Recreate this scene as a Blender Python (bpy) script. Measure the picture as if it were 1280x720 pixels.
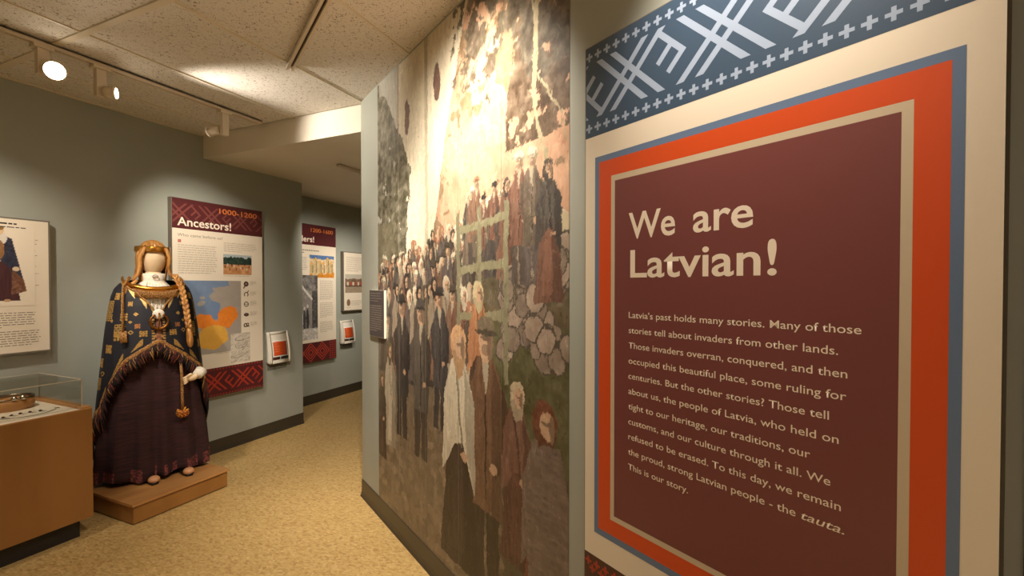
import bpy, bmesh, math, random
import numpy as np
from mathutils import Vector, Matrix
random.seed(7); rng = np.random.default_rng(7)
for o in list(bpy.data.objects): bpy.data.objects.remove(o)
S = bpy.context.scene; C = S.collection
PI = math.pi

# ---------------------------------------------------------------- camera, world, exposure
EYE = 1.285
cam = bpy.data.objects.new('camera', bpy.data.cameras.new('camera')); C.objects.link(cam); S.camera = cam
cam.data.sensor_width = 36; cam.data.lens = 16.0; cam.data.shift_y = 5/1280; cam.data.clip_start = .02
cam.location = (0, 0, EYE); cam.rotation_euler = (PI/2 - .0141, 0, math.radians(23.3))
W = bpy.data.worlds.new('world'); S.world = W; W.use_nodes = True
W.node_tree.nodes['Background'].inputs[0].default_value = (.02, .018, .015, 1)
S.view_settings.view_transform = 'Standard'; S.view_settings.look = 'None'
S.view_settings.exposure = 0.75; S.view_settings.gamma = 1; S.view_settings.use_curve_mapping = False
WARM = (1, .885, .745)
CEIL = 2.395; LOWC = 2.235
A = math.radians(59.6); N = Vector((math.cos(A), math.sin(A), 0)); D = Vector((math.sin(A), -math.cos(A), 0)); DW = .905
def RP(s, z, d=DW):                     # a point by the diagonal wall: s along it, d from the room's origin
    p = N*d + D*s; return Vector((p.x, p.y, z))
def look(o, target): o.rotation_euler = (Vector(target) - Vector(o.location)).to_track_quat('-Z', 'Y').to_euler()
def spot(name, loc, target, power, cone, blend=.6, size=.04, color=WARM, parent=None):
    l = bpy.data.lights.new(name, 'SPOT'); l.energy = power; l.spot_size = math.radians(cone); l.spot_blend = blend
    l.shadow_soft_size = size; l.color = color
    o = bpy.data.objects.new(name, l); C.objects.link(o); o.location = loc; look(o, target)
    return o
def area(name, loc, target, power, sx, sy, color=WARM):
    l = bpy.data.lights.new(name, 'AREA'); l.energy = power; l.shape = 'RECTANGLE'; l.size = sx; l.size_y = sy; l.color = color
    o = bpy.data.objects.new(name, l); C.objects.link(o); o.location = loc; look(o, target); return o
# track over the diagonal wall (heads above the frame), then added floor and case fill
spot('mural_spot', RP(-1.22, 2.27, .45), RP(-1.50, 1.70, .905), 60, 108, 1)
spot('mural_spot', RP(-1.40, 2.27, .45), RP(-1.95, 1.15, .905), 26, 84, 1)
spot('board_spot', RP(-.42, 2.27, .53), RP(-.43, 1.84, .867), 26, 72, 1)
spot('floor_fill_spot', RP(-1.05, 2.27, .38), (-1.75, 1.25, 0), 66, 66, 1)  # added to brighten the floor, no head built for it
spot('floor_fill_spot', RP(-1.5, 2.27, .38), (-2.6, 2.8, 0), 88, 58, 1)  # added to brighten the floor toward the corridor, source unseen
spot('case_fill_spot', (-2.78, .50, 2.28), (-3.19, .95, .66), 22, 36, 1)  # added before the left wall, only to brighten the case deck
# track before the left wall
spot('poster_spot', (-2.72, .60, 2.28), (-3.47, 1.16, 1.20), 34, 66, 1)
spot('mannequin_spot', (-2.3, .80, 2.28), (-3.15, 1.75, 1.05), 62, 38, 1)
spot('ancestors_spot', (-2.60, 1.62, 2.3), (-3.47, 2.24, 1.46), 44, 56, 1)
# lower ceiling track
spot('corridor_spot', (-2.66, 3.15, 2.18), (-3.95, 3.75, 1.25), 44, 62, 1)
spot('corridor_spot', (-2.66, 4.0, 2.18), (-3.95, 4.3, 1.25), 36, 62, 1)
spot('corridor_spot', (-2.5, 4.0, 2.2), (-2.5, 4.4, 0), 14, 80, 1)
# added fill behind the camera, without fixtures
area('gallery_fill_light', (-.6, -1.6, 2.36), (-.6, -1.6, 0), 11, 1.2, 1.2)  # invented soft lamp, lifts the general light level
for gx, gy in ((-1.5, -.75), (-.2, -1.0), (.7, -.5), (-1.0, -1.9)): spot('gallery_bounce_fill', (gx, gy, 2.3), (gx, gy, 0), 62, 62, .8, color=(1, .92, .80))  # invented lamps, light the floor so it bounces onto the ceiling

# ---------------------------------------------------------------- materials
def lin(c):
    c = [x/255 for x in c]
    return tuple((x/12.92 if x <= .04045 else ((x+.055)/1.055)**2.4) for x in c)
def mat(name, rgb, rough=.6, metal=0, **k):
    m = bpy.data.materials.new(name); m.use_nodes = True; b = m.node_tree.nodes['Principled BSDF']
    b.inputs['Base Color'].default_value = (*lin(rgb), 1); b.inputs['Roughness'].default_value = rough; b.inputs['Metallic'].default_value = metal
    for kk, v in k.items(): b.inputs[kk.replace('_', ' ')].default_value = v
    return m
def nodes(m): return m.node_tree.nodes, m.node_tree.links, m.node_tree.nodes['Principled BSDF']
def noisy(m, rgb1, rgb2, scale=40, detail=4, stretch=(1, 1, 1), bump=0, lo=.35, hi=.65, bscale=None):
    n, l, b = nodes(m)
    tc = n.new('ShaderNodeTexCoord'); mp = n.new('ShaderNodeMapping'); mp.inputs['Scale'].default_value = stretch
    nz = n.new('ShaderNodeTexNoise'); nz.inputs['Scale'].default_value = scale; nz.inputs['Detail'].default_value = detail
    cr = n.new('ShaderNodeValToRGB'); cr.color_ramp.elements[0].position = lo; cr.color_ramp.elements[1].position = hi
    cr.color_ramp.elements[0].color = (*lin(rgb1), 1); cr.color_ramp.elements[1].color = (*lin(rgb2), 1)
    l.new(tc.outputs['Object'], mp.inputs[0]); l.new(mp.outputs[0], nz.inputs['Vector']); l.new(nz.outputs[0], cr.inputs[0]); l.new(cr.outputs[0], b.inputs['Base Color'])
    if bump:
        bp = n.new('ShaderNodeBump'); bp.inputs['Strength'].default_value = bump; bp.inputs['Distance'].default_value = .002
        l.new(nz.outputs[0], bp.inputs['Height']); l.new(bp.outputs[0], b.inputs['Normal'])
    return m
def attr_mat(name, rough=.5, metal_attr=False, spec=.5):
    m = mat(name, (128, 128, 128), rough); n, l, b = nodes(m)
    a = n.new('ShaderNodeVertexColor'); a.layer_name = 'Col'; l.new(a.outputs[0], b.inputs['Base Color'])
    if metal_attr: l.new(a.outputs[1], b.inputs['Metallic'])
    b.inputs['Specular IOR Level'].default_value = spec
    return m
WALL = noisy(mat('sage_wall_paint', (164, 167, 157), .5), (160, 164, 154), (166, 169, 159), 3, 3)
WALLB = mat('dim_wall_paint', (150, 140, 122), .6)
SOFF = noisy(mat('cream_ceiling_paint', (214, 202, 180), .6), (226, 219, 204), (234, 227, 212), 2, 2)
TILE = mat('mineral_fibre_tile', (205, 192, 170), .9)
n, l, b = nodes(TILE)
tc = n.new('ShaderNodeTexCoord'); mp = n.new('ShaderNodeMapping'); mp.inputs['Scale'].default_value = (1, 1.0, 1)
vo = n.new('ShaderNodeTexNoise'); vo.inputs['Scale'].default_value = 95; vo.inputs['Detail'].default_value = 2; vo.inputs['Distortion'].default_value = 1.5
cr = n.new('ShaderNodeValToRGB'); e = cr.color_ramp.elements; e[0].position = .33; e[1].position = .41
e[0].color = (*lin((146, 128, 108)), 1); e[1].color = (*lin((236, 230, 220)), 1)
v2 = n.new('ShaderNodeTexNoise'); v2.inputs['Scale'].default_value = 400
mx = n.new('ShaderNodeMix'); mx.data_type = 'RGBA'; mx.blend_type = 'MULTIPLY'; mx.inputs[0].default_value = .22
l.new(tc.outputs['Object'], mp.inputs[0]); l.new(mp.outputs[0], vo.inputs['Vector']); l.new(mp.outputs[0], v2.inputs['Vector'])
l.new(vo.outputs[0], cr.inputs[0]); l.new(cr.outputs[0], mx.inputs[6]); l.new(v2.outputs[0], mx.inputs[7]); l.new(mx.outputs[2], b.inputs['Base Color'])
bp = n.new('ShaderNodeBump'); bp.inputs['Strength'].default_value = .5; bp.inputs['Distance'].default_value = .003
l.new(cr.outputs[0], bp.inputs['Height']); l.new(bp.outputs[0], b.inputs['Normal'])
RUN = mat('cream_grid_metal', (218, 206, 184), .45)
FLOOR = mat('speckled_linoleum', (200, 170, 110), .42)
n, l, b = nodes(FLOOR)
tc = n.new('ShaderNodeTexCoord'); mp = n.new('ShaderNodeMapping'); mp.inputs['Rotation'].default_value = (0, 0, -.41); mp.inputs['Scale'].default_value = (.55, 1, 1)
vo = n.new('ShaderNodeTexVoronoi'); vo.inputs['Scale'].default_value = 120; vo.inputs['Randomness'].default_value = 1
nz = n.new('ShaderNodeTexNoise'); nz.inputs['Scale'].default_value = 60; nz.inputs['Detail'].default_value = 5; nz.inputs['Roughness'].default_value = .75; nz.inputs['Distortion'].default_value = .8
sp = n.new('ShaderNodeSeparateColor')
cr = n.new('ShaderNodeValToRGB'); e = cr.color_ramp.elements
e[0].position = .0; e[0].color = (*lin((146, 98, 46)), 1); e[1].position = 1; e[1].color = (*lin((222, 192, 136)), 1)
q = e.new(.3); q.color = (*lin((190, 155, 92)), 1); q = e.new(.75); q.color = (*lin((206, 174, 112)), 1)
c2 = n.new('ShaderNodeValToRGB'); e = c2.color_ramp.elements; e[0].position = .3; e[1].position = .62
e[0].color = (*lin((168, 128, 68)), 1); e[1].color = (*lin((214, 186, 128)), 1)
mx = n.new('ShaderNodeMix'); mx.data_type = 'RGBA'; mx.inputs[0].default_value = .55
l.new(tc.outputs['Object'], mp.inputs[0]); l.new(mp.outputs[0], vo.inputs['Vector']); l.new(mp.outputs[0], nz.inputs['Vector'])
l.new(vo.outputs['Color'], sp.inputs[0]); l.new(sp.outputs[0], cr.inputs[0]); l.new(nz.outputs[0], c2.inputs[0])
l.new(cr.outputs[0], mx.inputs[6]); l.new(c2.outputs[0], mx.inputs[7]); l.new(mx.outputs[2], b.inputs['Base Color'])
BASE = mat('dark_vinyl_base', (62, 55, 44), .35)
PANEL = mat('grey_board_edge', (120, 112, 98), .5)
PAPER = mat('cream_print', (238, 226, 206), .38)
MAROON = mat('maroon_print', (124, 70, 68), .34)
DMAROON = mat('dark_maroon_print', (88, 38, 40), .4)
BROWNP = mat('brown_print', (78, 44, 38), .4)
ORANGE = mat('orange_print', (216, 82, 34), .36)
BLUEP = mat('steel_blue_print', (104, 126, 158), .36)
SLATE = mat('slate_blue_print', (62, 82, 104), .36)
PALEB = mat('pale_blue_print', (160, 176, 200), .36)
REDP = mat('brick_red_print', (172, 58, 40), .4)
FAINT = mat('faint_rose_print', (124, 66, 62), .4)
AMBER = mat('amber_print', (226, 128, 66), .4)
INK = mat('grey_ink', (150, 140, 126), .5)
INK2 = mat('pale_ink', (196, 184, 166), .5)
BINK = mat('black_ink', (40, 34, 30), .5)
BEIGE = mat('beige_print', (208, 192, 166), .36)
WHITEP = mat('white_lettering', (246, 232, 212), .4)
PAINT = attr_mat('printed_picture', .45)
MURALM = attr_mat('printed_mural', .42, spec=.45)
n, l, b = nodes(MURALM)
nz = n.new('ShaderNodeTexNoise'); nz.inputs['Scale'].default_value = 90; nz.inputs['Detail'].default_value = 6
bp = n.new('ShaderNodeBump'); bp.inputs['Strength'].default_value = .12; bp.inputs['Distance'].default_value = .002
tc = n.new('ShaderNodeTexCoord'); l.new(tc.outputs['Object'], nz.inputs['Vector']); l.new(nz.outputs[0], bp.inputs['Height']); l.new(bp.outputs[0], b.inputs['Normal'])
WOOD = noisy(mat('maple_veneer', (190, 140, 82), .45), (144, 98, 46), (158, 110, 54), 6, 5, (1, 1, .12))
WOODE = noisy(mat('birch_edge', (205, 155, 98), .45), (172, 120, 68), (192, 142, 86), 8, 4, (1, .2, 1))
BLACK = mat('black_kick', (30, 28, 26), .5)
WHITEM = mat('white_enamel', (214, 200, 176), .4)
GOLD = mat('polished_bronze', (214, 150, 62), .28, 1)
GOLDD = mat('aged_bronze', (150, 100, 46), .42, 1)
SILVER = mat('dark_silver', (120, 108, 92), .35, 1)
HAIR = noisy(mat('honey_hair', (176, 118, 58), .42), (150, 94, 40), (216, 160, 90), 60, 4, (1, 1, .08), .3)
SKIN = mat('cream_mannequin', (240, 214, 176), .5)
LINEN = noisy(mat('white_linen', (236, 228, 210), .8), (226, 216, 196), (242, 236, 222), 90, 3, bump=.2)
SKIRT = noisy(mat('maroon_wool', (58, 26, 32), .9), (34, 14, 17), (62, 27, 28), 50, 4, (.2, .2, 3), .3)
SHAWLM = attr_mat('spangled_wool', .62, True)
FRINGEM = attr_mat('coloured_yarn', .85)
RIBBON = noisy(mat('woven_bronze_ribbon', (140, 92, 44), .6), (96, 58, 26), (186, 134, 66), 160, 2, bump=.4)
ACRYL = mat('clear_acrylic', (250, 250, 246), .03)
n, l, b = nodes(ACRYL); n.remove(b); tr = n.new('ShaderNodeBsdfTransparent'); tr.inputs[0].default_value = (.93, .93, .91, 1)
gl = n.new('ShaderNodeBsdfGlossy'); gl.inputs['Roughness'].default_value = .02; fr = n.new('ShaderNodeFresnel'); fr.inputs[0].default_value = 1.3
ms = n.new('ShaderNodeMixShader'); ge = n.new('ShaderNodeNewGeometry'); mm = n.new('ShaderNodeMath'); mm.operation = 'SUBTRACT'; mm.use_clamp = True; l.new(fr.outputs[0], mm.inputs[0]); l.new(ge.outputs['Backfacing'], mm.inputs[1]); l.new(mm.outputs[0], ms.inputs[0]); l.new(tr.outputs[0], ms.inputs[1]); l.new(gl.outputs[0], ms.inputs[2])
l.new(ms.outputs[0], n['Material Output'].inputs[0])
SMOKE = mat('grey_acrylic', (170, 165, 150), .15, 0, Alpha=.45)
WHITEPL = mat('white_plastic', (238, 232, 218), .35)
LAMP = mat('lamp_lens', (255, 240, 215), .5); b = LAMP.node_tree.nodes['Principled BSDF']
b.inputs['Emission Color'].default_value = (1, .86, .66, 1); b.inputs['Emission Strength'].default_value = 14

# ---------------------------------------------------------------- mesh helpers
class MB:
    def __init__(s): s.v = []; s.f = []
    def add(s, vs, fs):
        k = len(s.v); s.v += [tuple(v) for v in vs]; s.f += [tuple(i+k for i in f) for f in fs]; return s
    def box(s, x0, x1, y0, y1, z0, z1):
        return s.add([(x, y, z) for x in (x0, x1) for y in (y0, y1) for z in (z0, z1)],
                     [(0, 1, 3, 2), (4, 6, 7, 5), (0, 4, 5, 1), (2, 3, 7, 6), (0, 2, 6, 4), (1, 5, 7, 3)])
    def prism(s, pts, z0, z1):
        n = len(pts)
        return s.add([(x, y, z0) for x, y in pts] + [(x, y, z1) for x, y in pts],
                     [tuple(range(n))[::-1], tuple(range(n, 2*n))] + [(i, (i+1) % n, n+(i+1) % n, n+i) for i in range(n)])
    def flat(s, pts, y):             # polygon in the x-z plane facing -y
        n = len(pts); return s.add([(x, y, z) for x, z in pts], [tuple(range(n))])
    def tube(s, path, r, seg=10, closed=False, cap=True):
        path = [Vector(p) for p in path]; n = len(path); rs = r if isinstance(r, (list, tuple)) else [r]*n
        k = len(s.v); up = Vector((0, 0, 1)); last = None
        for i, p in enumerate(path):
            a = path[(i-1) % n] if closed or i > 0 else p; c = path[(i+1) % n] if closed or i < n-1 else p
            t = (c - a).normalized()
            if last is None: u = t.cross(up if abs(t.z) < .9 else Vector((1, 0, 0))).normalized()
            else: u = (last - t*last.dot(t)).normalized()
            last = u; w = t.cross(u)
            rr = rs[i]; ru, rw = rr if isinstance(rr, tuple) else (rr, rr)
            for j in range(seg):
                a_ = 2*PI*j/seg; s.v.append(tuple(p + u*math.cos(a_)*ru + w*math.sin(a_)*rw))
        m = n if closed else n-1
        for i in range(m):
            for j in range(seg):
                a_, b_ = k+i*seg, k+((i+1) % n)*seg; s.f.append((a_+j, a_+(j+1) % seg, b_+(j+1) % seg, b_+j))
        if cap and not closed:
            s.f.append(tuple(k+j for j in range(seg))[::-1]); s.f.append(tuple(k+(n-1)*seg+j for j in range(seg)))
        return s
    def surf(s, P, wrap=True):       # P[i][j] rows of points
        k = len(s.v); R_ = len(P); c = len(P[0])
        for row in P: s.v += [tuple(p) for p in row]
        for i in range(R_-1):
            for j in range(c if wrap else c-1):
                s.f.append((k+i*c+j, k+i*c+(j+1) % c, k+(i+1)*c+(j+1) % c, k+(i+1)*c+j))
        return s
    def ell(s, c, r, seg=20, rings=12):
        return s.surf([[(c[0]+r[0]*math.sin(t)*math.cos(p), c[1]+r[1]*math.sin(t)*math.sin(p), c[2]+r[2]*math.cos(t))
                        for p in [2*PI*j/seg for j in range(seg)]] for t in [PI*(i+.001)/rings*.9999 for i in range(rings+1)]])
    def build(s, name, m, parent=None, smooth=False, thick=0, sub=0, fix=True):
        me = bpy.data.meshes.new(name); me.from_pydata(s.v, [], s.f)
        if fix:
            bm = bmesh.new(); bm.from_mesh(me); bmesh.ops.recalc_face_normals(bm, faces=bm.faces); bm.to_mesh(me); bm.free()
        me.materials.append(m); o = bpy.data.objects.new(name, me); C.objects.link(o)
        if smooth: me.shade_smooth()
        if parent: o.parent = parent
        if thick: q = o.modifiers.new('s', 'SOLIDIFY'); q.thickness = thick; q.offset = 0
        if sub: q = o.modifiers.new('u', 'SUBSURF'); q.levels = sub; q.render_levels = sub
        return o
def tag(o, label, cat, group=None):
    o['label'] = label; o['category'] = cat
    if group: o['group'] = group
    return o
def thing(name, label, cat, loc=(0, 0, 0), rz=0, group=None):
    o = bpy.data.objects.new(name, None); o.empty_display_size = .1; C.objects.link(o); o.location = loc; o.rotation_euler = (0, 0, rz)
    return tag(o, label, cat, group)
def struct(o): o['kind'] = 'structure'; return o
def lab(o, t): o['label'] = t; return o
def clip(poly, x0, x1, z0, z1):
    def cut(p, f, inter):
        out = []
        for i in range(len(p)):
            a, b_ = p[i-1], p[i]
            if f(a) != f(b_): out.append(inter(a, b_))
            if f(b_): out.append(b_)
        return out
    def ix(x): return lambda a, b_: (x, a[1]+(b_[1]-a[1])*(x-a[0])/(b_[0]-a[0]))
    def iz(z): return lambda a, b_: (a[0]+(b_[0]-a[0])*(z-a[1])/(b_[1]-a[1]), z)
    for f, i in ((lambda p: p[0] >= x0, ix(x0)), (lambda p: p[0] <= x1, ix(x1)), (lambda p: p[1] >= z0, iz(z0)), (lambda p: p[1] <= z1, iz(z1))):
        if poly: poly = cut(poly, f, i)
    return poly
def R4(x0, x1, z0, z1): return [(x0, z0), (x1, z0), (x1, z1), (x0, z1)]
def strip(a, b_, w):
    a = Vector(a); b_ = Vector(b_); d = (b_-a).normalized(); q = Vector((-d.y, d.x))*w/2
    return [tuple(a+q), tuple(a-q), tuple(b_-q), tuple(b_+q)]
class Print:                          # flat inks laid on a board's face (x right, z up, out is -y)
    def __init__(s, parent, y): s.p = parent; s.y = y; s.k = 0
    def lay(s, name, polys, m, box=None):
        mb = MB(); s.k += 1
        for i, q in enumerate(polys):
            if box: q = clip(q, *box)
            if q and len(q) > 2: mb.flat(q, s.y - .00015*s.k - .000012*(i % 9))
        o = mb.build(name, m, s.p, fix=False)
        if name in ('printed_text', 'printed_captions', 'printed_pattern'): o['kind'] = 'stuff'
        return o
    def text(s, txt, x, z, cap, m, width=None, off=0, shear=0, name='lettering', x1=None):
        s.k += 1 if s.k < 9 else 0
        o = mesh_text(txt, cap, m, width if x1 is None else x1-x, off, shear, name); o.parent = s.p
        o.location = (x, s.y - .00015*s.k, z); return o
def mesh_text(txt, cap, m, width, off, shear, name):
    cu = bpy.data.curves.new('t', 'FONT'); cu.body = txt; cu.size = 1; cu.offset = off; cu.shear = shear; cu.resolution_u = 4
    o = bpy.data.objects.new('t', cu); C.objects.link(o); bpy.context.view_layer.update()
    me = bpy.data.meshes.new_from_object(o.evaluated_get(bpy.context.evaluated_depsgraph_get()))
    bpy.data.objects.remove(o)
    co = np.array([v.co[:] for v in me.vertices]); x0 = co[:, 0].min(); w = co[:, 0].max()-x0
    sc = cap/.729; sx = (width/w) if width else sc
    for v in me.vertices: v.co = ((v.co.x-x0)*sx, 0, v.co.y*sc)
    me.materials.clear(); me.materials.append(m); ob = bpy.data.objects.new(name, me); C.objects.link(ob); return ob

# ---------------------------------------------------------------- picture painting on fine grids
class Canvas:
    def __init__(s, w, h, res, rgb):
        s.w, s.h, s.res = w, h, res; s.nx = int(w/res)+1; s.ny = int(h/res)+1
        s.a = np.zeros((s.ny, s.nx, 3)); s.a[:] = rgb
        s.X, s.Z = np.meshgrid(np.linspace(0, w, s.nx), np.linspace(0, h, s.ny))
    def noise(s, cell, oct_=3, seed=0, sx=1, sz=1):
        key = (cell, oct_, seed, sx, sz)
        if not hasattr(s, 'memo'): s.memo = {}
        if key in s.memo: return s.memo[key]
        r = np.random.default_rng(seed); out = np.zeros((s.ny, s.nx)); amp = 1; tot = 0
        for k in range(oct_):
            c = cell/2**k; gx = s.X/(c*sx); gz = s.Z/(c*sz); ix = gx.astype(int); iz = gz.astype(int)
            g = r.random((iz.max()+2, ix.max()+2)); fx = gx-ix; fz = gz-iz; fx = fx*fx*(3-2*fx); fz = fz*fz*(3-2*fz)
            out += amp*((g[iz, ix]*(1-fx)+g[iz, ix+1]*fx)*(1-fz)+(g[iz+1, ix]*(1-fx)+g[iz+1, ix+1]*fx)*fz); tot += amp; amp *= .6
        s.memo[key] = out/tot
        return s.memo[key]
    def put(s, m, rgb, var=0, seed=0, cell=.02, sx=1, sz=1, alpha=1):
        m = np.asarray(m, float); ri = np.flatnonzero(m.any(1)); ci = np.flatnonzero(m.any(0))
        if not len(ri): return
        sl = (slice(ri[0], ri[-1]+1), slice(ci[0], ci[-1]+1)); m = m[sl][..., None]*alpha; c = np.array(rgb, float)[None, None, :]
        if var: c = c + (s.noise(cell, 3, seed, sx, sz)[sl][..., None]-.5)*2*var
        s.a[sl] = s.a[sl]*(1-m)+c*m
    def warp(s, amp, cell, seed):
        i, j = np.mgrid[0:s.ny, 0:s.nx]; k = amp/s.res*2
        di = ((s.noise(cell, 3, seed)-.5)*k).round().astype(int); dj = ((s.noise(cell, 3, seed+50)-.5)*k).round().astype(int)
        s.a = s.a[np.clip(i+di, 0, s.ny-1), np.clip(j+dj, 0, s.nx-1)]
    def poly(s, pts, soft=0):
        m = np.zeros((s.ny, s.nx), bool); n = len(pts)
        for i in range(n):
            x0, z0 = pts[i-1]; x1, z1 = pts[i]
            if z0 == z1: continue
            c = ((z0 > s.Z) != (z1 > s.Z)) & (s.X < (x1-x0)*(s.Z-z0)/(z1-z0)+x0); m ^= c
        return m.astype(float)
    def ell(s, x, z, rx, rz, rot=0):
        c, n_ = math.cos(rot), math.sin(rot); dx = s.X-x; dz = s.Z-z
        return ((((dx*c+dz*n_)/rx)**2+((-dx*n_+dz*c)/rz)**2) < 1).astype(float)
    def rect(s, x0, x1, z0, z1): return ((s.X >= x0) & (s.X <= x1) & (s.Z >= z0) & (s.Z <= z1)).astype(float)
    def strokes(s, n_, L, w, jit, seed=1, region=None, ang=None, cols=None):
        r = np.random.default_rng(seed); src = s.a.copy()
        for _ in range(n_):
            i = r.integers(0, s.ny); j = r.integers(0, s.nx)
            if region is not None and region[i, j] < .5: continue
            a_ = r.normal(*(ang if ang else (PI/2, .6))); l_ = L*r.uniform(.5, 1.4)/s.res; ww = max(w*r.uniform(.6, 1.3)/s.res, .7)
            R_ = int(l_)+2; i0, i1, j0, j1 = max(i-R_, 0), min(i+R_+1, s.ny), max(j-R_, 0), min(j+R_+1, s.nx)
            yy, xx = np.mgrid[i0:i1, j0:j1]; dx = xx-j; dy = yy-i; c, sn = math.cos(a_), math.sin(a_)
            m = (((dx*c+dy*sn)/l_)**2+((-dx*sn+dy*c)/ww)**2) < 1
            col = (np.array(cols[r.integers(len(cols))], float) if cols else src[i, j]) + r.normal(0, jit) + r.normal(0, jit*.3, 3)
            s.a[i0:i1, j0:j1][m] = s.a[i0:i1, j0:j1][m]*.25 + col*.75
    def build(s, name, parent, x, y, z, m=None):
        me = bpy.data.meshes.new(name); nx, ny = s.nx, s.ny
        co = np.stack([s.X, np.zeros_like(s.X), s.Z], -1).reshape(-1, 3)
        i, j = np.mgrid[0:ny-1, 0:nx-1]; a_ = (i*nx+j).ravel()
        F = np.stack([a_, a_+1, a_+nx+1, a_+nx], -1)
        me.vertices.add(len(co)); me.vertices.foreach_set('co', co.ravel()); me.loops.add(F.size); me.loops.foreach_set('vertex_index', F.ravel().astype(np.int32))
        me.polygons.add(len(F)); me.polygons.foreach_set('loop_start', np.arange(0, F.size, 4, dtype=np.int32)); me.update(calc_edges=True)
        c = np.clip(s.a, 0, 255)/255; c = np.where(c <= .04045, c/12.92, ((c+.055)/1.055)**2.4)
        ca = me.color_attributes.new('Col', 'FLOAT_COLOR', 'POINT'); full = np.ones((len(co), 4)); full[:, :3] = c.reshape(-1, 3); ca.data.foreach_set('color', full.ravel())
        me.materials.append(m or PAINT); o = bpy.data.objects.new(name, me); C.objects.link(o); o.parent = parent; o.location = (x, y, z); return o

# ---------------------------------------------------------------- the setting
struct(MB().prism([(-3.97, -2.6), (2.1, -2.6), (2.1, 2.4), (0, 6.1), (-3.97, 6.1)], -.06, 0).build('floor', FLOOR))
struct(MB().box(-3.62, -3.47, -2.6, 3.12, 0, CEIL+.03).build('wall_left', WALL))
struct(MB().box(-4.1, -3.95, 3.12, 6.1, 0, LOWC).build('wall_back', WALL))
struct(MB().box(-4.1, -3.62, 2.97, 3.12, 0, LOWC).build('wall_return', WALL))
Rf = RP(-2.78, 0); Rn = RP(1.6, 0); Rfb = RP(-2.66, 0, 1.06); Rnb = RP(1.7, 0, 1.06)
struct(MB().prism([(Rf.x, Rf.y), (Rn.x, Rn.y), (Rnb.x, Rnb.y), (Rf.x+.22, Rf.y+.16), (Rf.x, Rf.y+.16)], 0, CEIL+.03).build('wall_right', WALL))
struct(MB().box(Rf.x, Rf.x+.15, Rf.y+.16, 6.1, 0, LOWC).build('wall_corridor', WALL))
struct(MB().box(-3.95, Rf.x, 6.0, 6.1, 0, LOWC).build('wall_far', WALL))
struct(MB().box(1.84, 1.98, -2.6, Rn.y, 0, CEIL+.03).build('wall_side', WALLB))
struct(MB().box(-3.47, 1.84, -2.6, -2.45, 0, CEIL+.03).build('wall_rear', WALLB))
struct(MB().box(-3.47, Rf.x, 2.225, 6.1, LOWC, CEIL+.03).build('ceiling_lower', SOFF))
struct(MB().box(-4.1, -3.47, 2.97, 6.1, LOWC, LOWC+.1).build('ceiling_recess', SOFF))
# suspended ceiling: backing, runners and each tile
ce = struct(MB().box(-3.47, 1.98, -2.6, 2.225, CEIL+.03, CEIL+.08).build('ceiling', RUN))
xs = [-3.47, -3.145, -2.538] + [-1.934 + .607*k for k in range(0, 7)]; ys = [2.225, 1.112, -.108, -1.328, -2.45]
xs = [x for x in xs if x < 1.84] + [1.84]
def tile_mesh(w, d):
    m = MB().box(.004, w-.004, .012, d-.012, .006, .022)
    me = bpy.data.meshes.new('ceiling_tile'); me.from_pydata(m.v, [], m.f); me.materials.append(TILE); return me
cache = {}
for i in range(len(xs)-1):
    for j in range(len(ys)-1):
        w = round(xs[i+1]-xs[i], 3); d = round(ys[j]-ys[j+1], 3)
        if (w, d) not in cache: cache[(w, d)] = tile_mesh(w, d)
        c = Vector((xs[i], ys[j+1], 0))
        if N.dot(c) > 1.0: continue
        o = bpy.data.objects.new('ceiling_tile', cache[(w, d)]); C.objects.link(o); o.parent = ce
        o.location = (xs[i], ys[j+1], CEIL)
for x in xs[1:-1]:
    MB().box(x-.005, x+.005, -2.45, 2.225, CEIL+.001, CEIL+.03).build('grid_runner', RUN, ce)
for y in ys[1:-1]:
    MB().box(-3.47, 1.84, y-.015, y+.015, CEIL-.001, CEIL+.03).build('grid_runner', RUN, ce)
MB().box(-3.47, -3.452, -2.45, 2.225, CEIL, CEIL+.008).build('wall_angle', RUN, ce)
# vinyl cove base
def base(name, pts):
    prof = [(0, 0), (.016, 0), (.010, .012), (.006, .03), (.005, .098), (0, .1)]
    mb = MB(); rows = []
    for p, nrm in pts: rows.append([(p[0]+nrm[0]*a_, p[1]+nrm[1]*a_, z) for a_, z in prof])
    mb.surf(rows, True); mb.f.append(tuple(range(6))[::-1]); k = len(mb.v)-6; mb.f.append(tuple(range(k, k+6)))
    return struct(mb.build(name, BASE))
base('baseboard_left', [((-3.47, -2.45), (1, 0)), ((-3.47, 3.12), (1, 0))])
base('baseboard_return', [((-3.47, 3.12), (0, 1)), ((-3.95, 3.12), (0, 1))])
base('baseboard_back', [((-3.95, 3.12), (1, 0)), ((-3.95, 6.0), (1, 0))])
base('baseboard_right', [((Rf.x, Rf.y), (-N.x, -N.y)), ((Rn.x, Rn.y), (-N.x, -N.y))])
base('baseboard_corridor', [((Rf.x, Rf.y), (-1, 0)), ((Rf.x, 6.0), (-1, 0))])
# dark strip at the near end of the diagonal wall
q = RP(-.082, 0); q2 = RP(.06, 0)
rz_R = math.atan2(D.y, D.x)
def placeR(o, s): o.location = RP(s, 0); o.rotation_euler = (0, 0, rz_R)
cs = struct(MB().box(0, .12, -.012, .0, 0.1, CEIL).build('trim_1', mat('black_strip', (26, 24, 22), .5))); placeR(cs, -.080)

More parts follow.
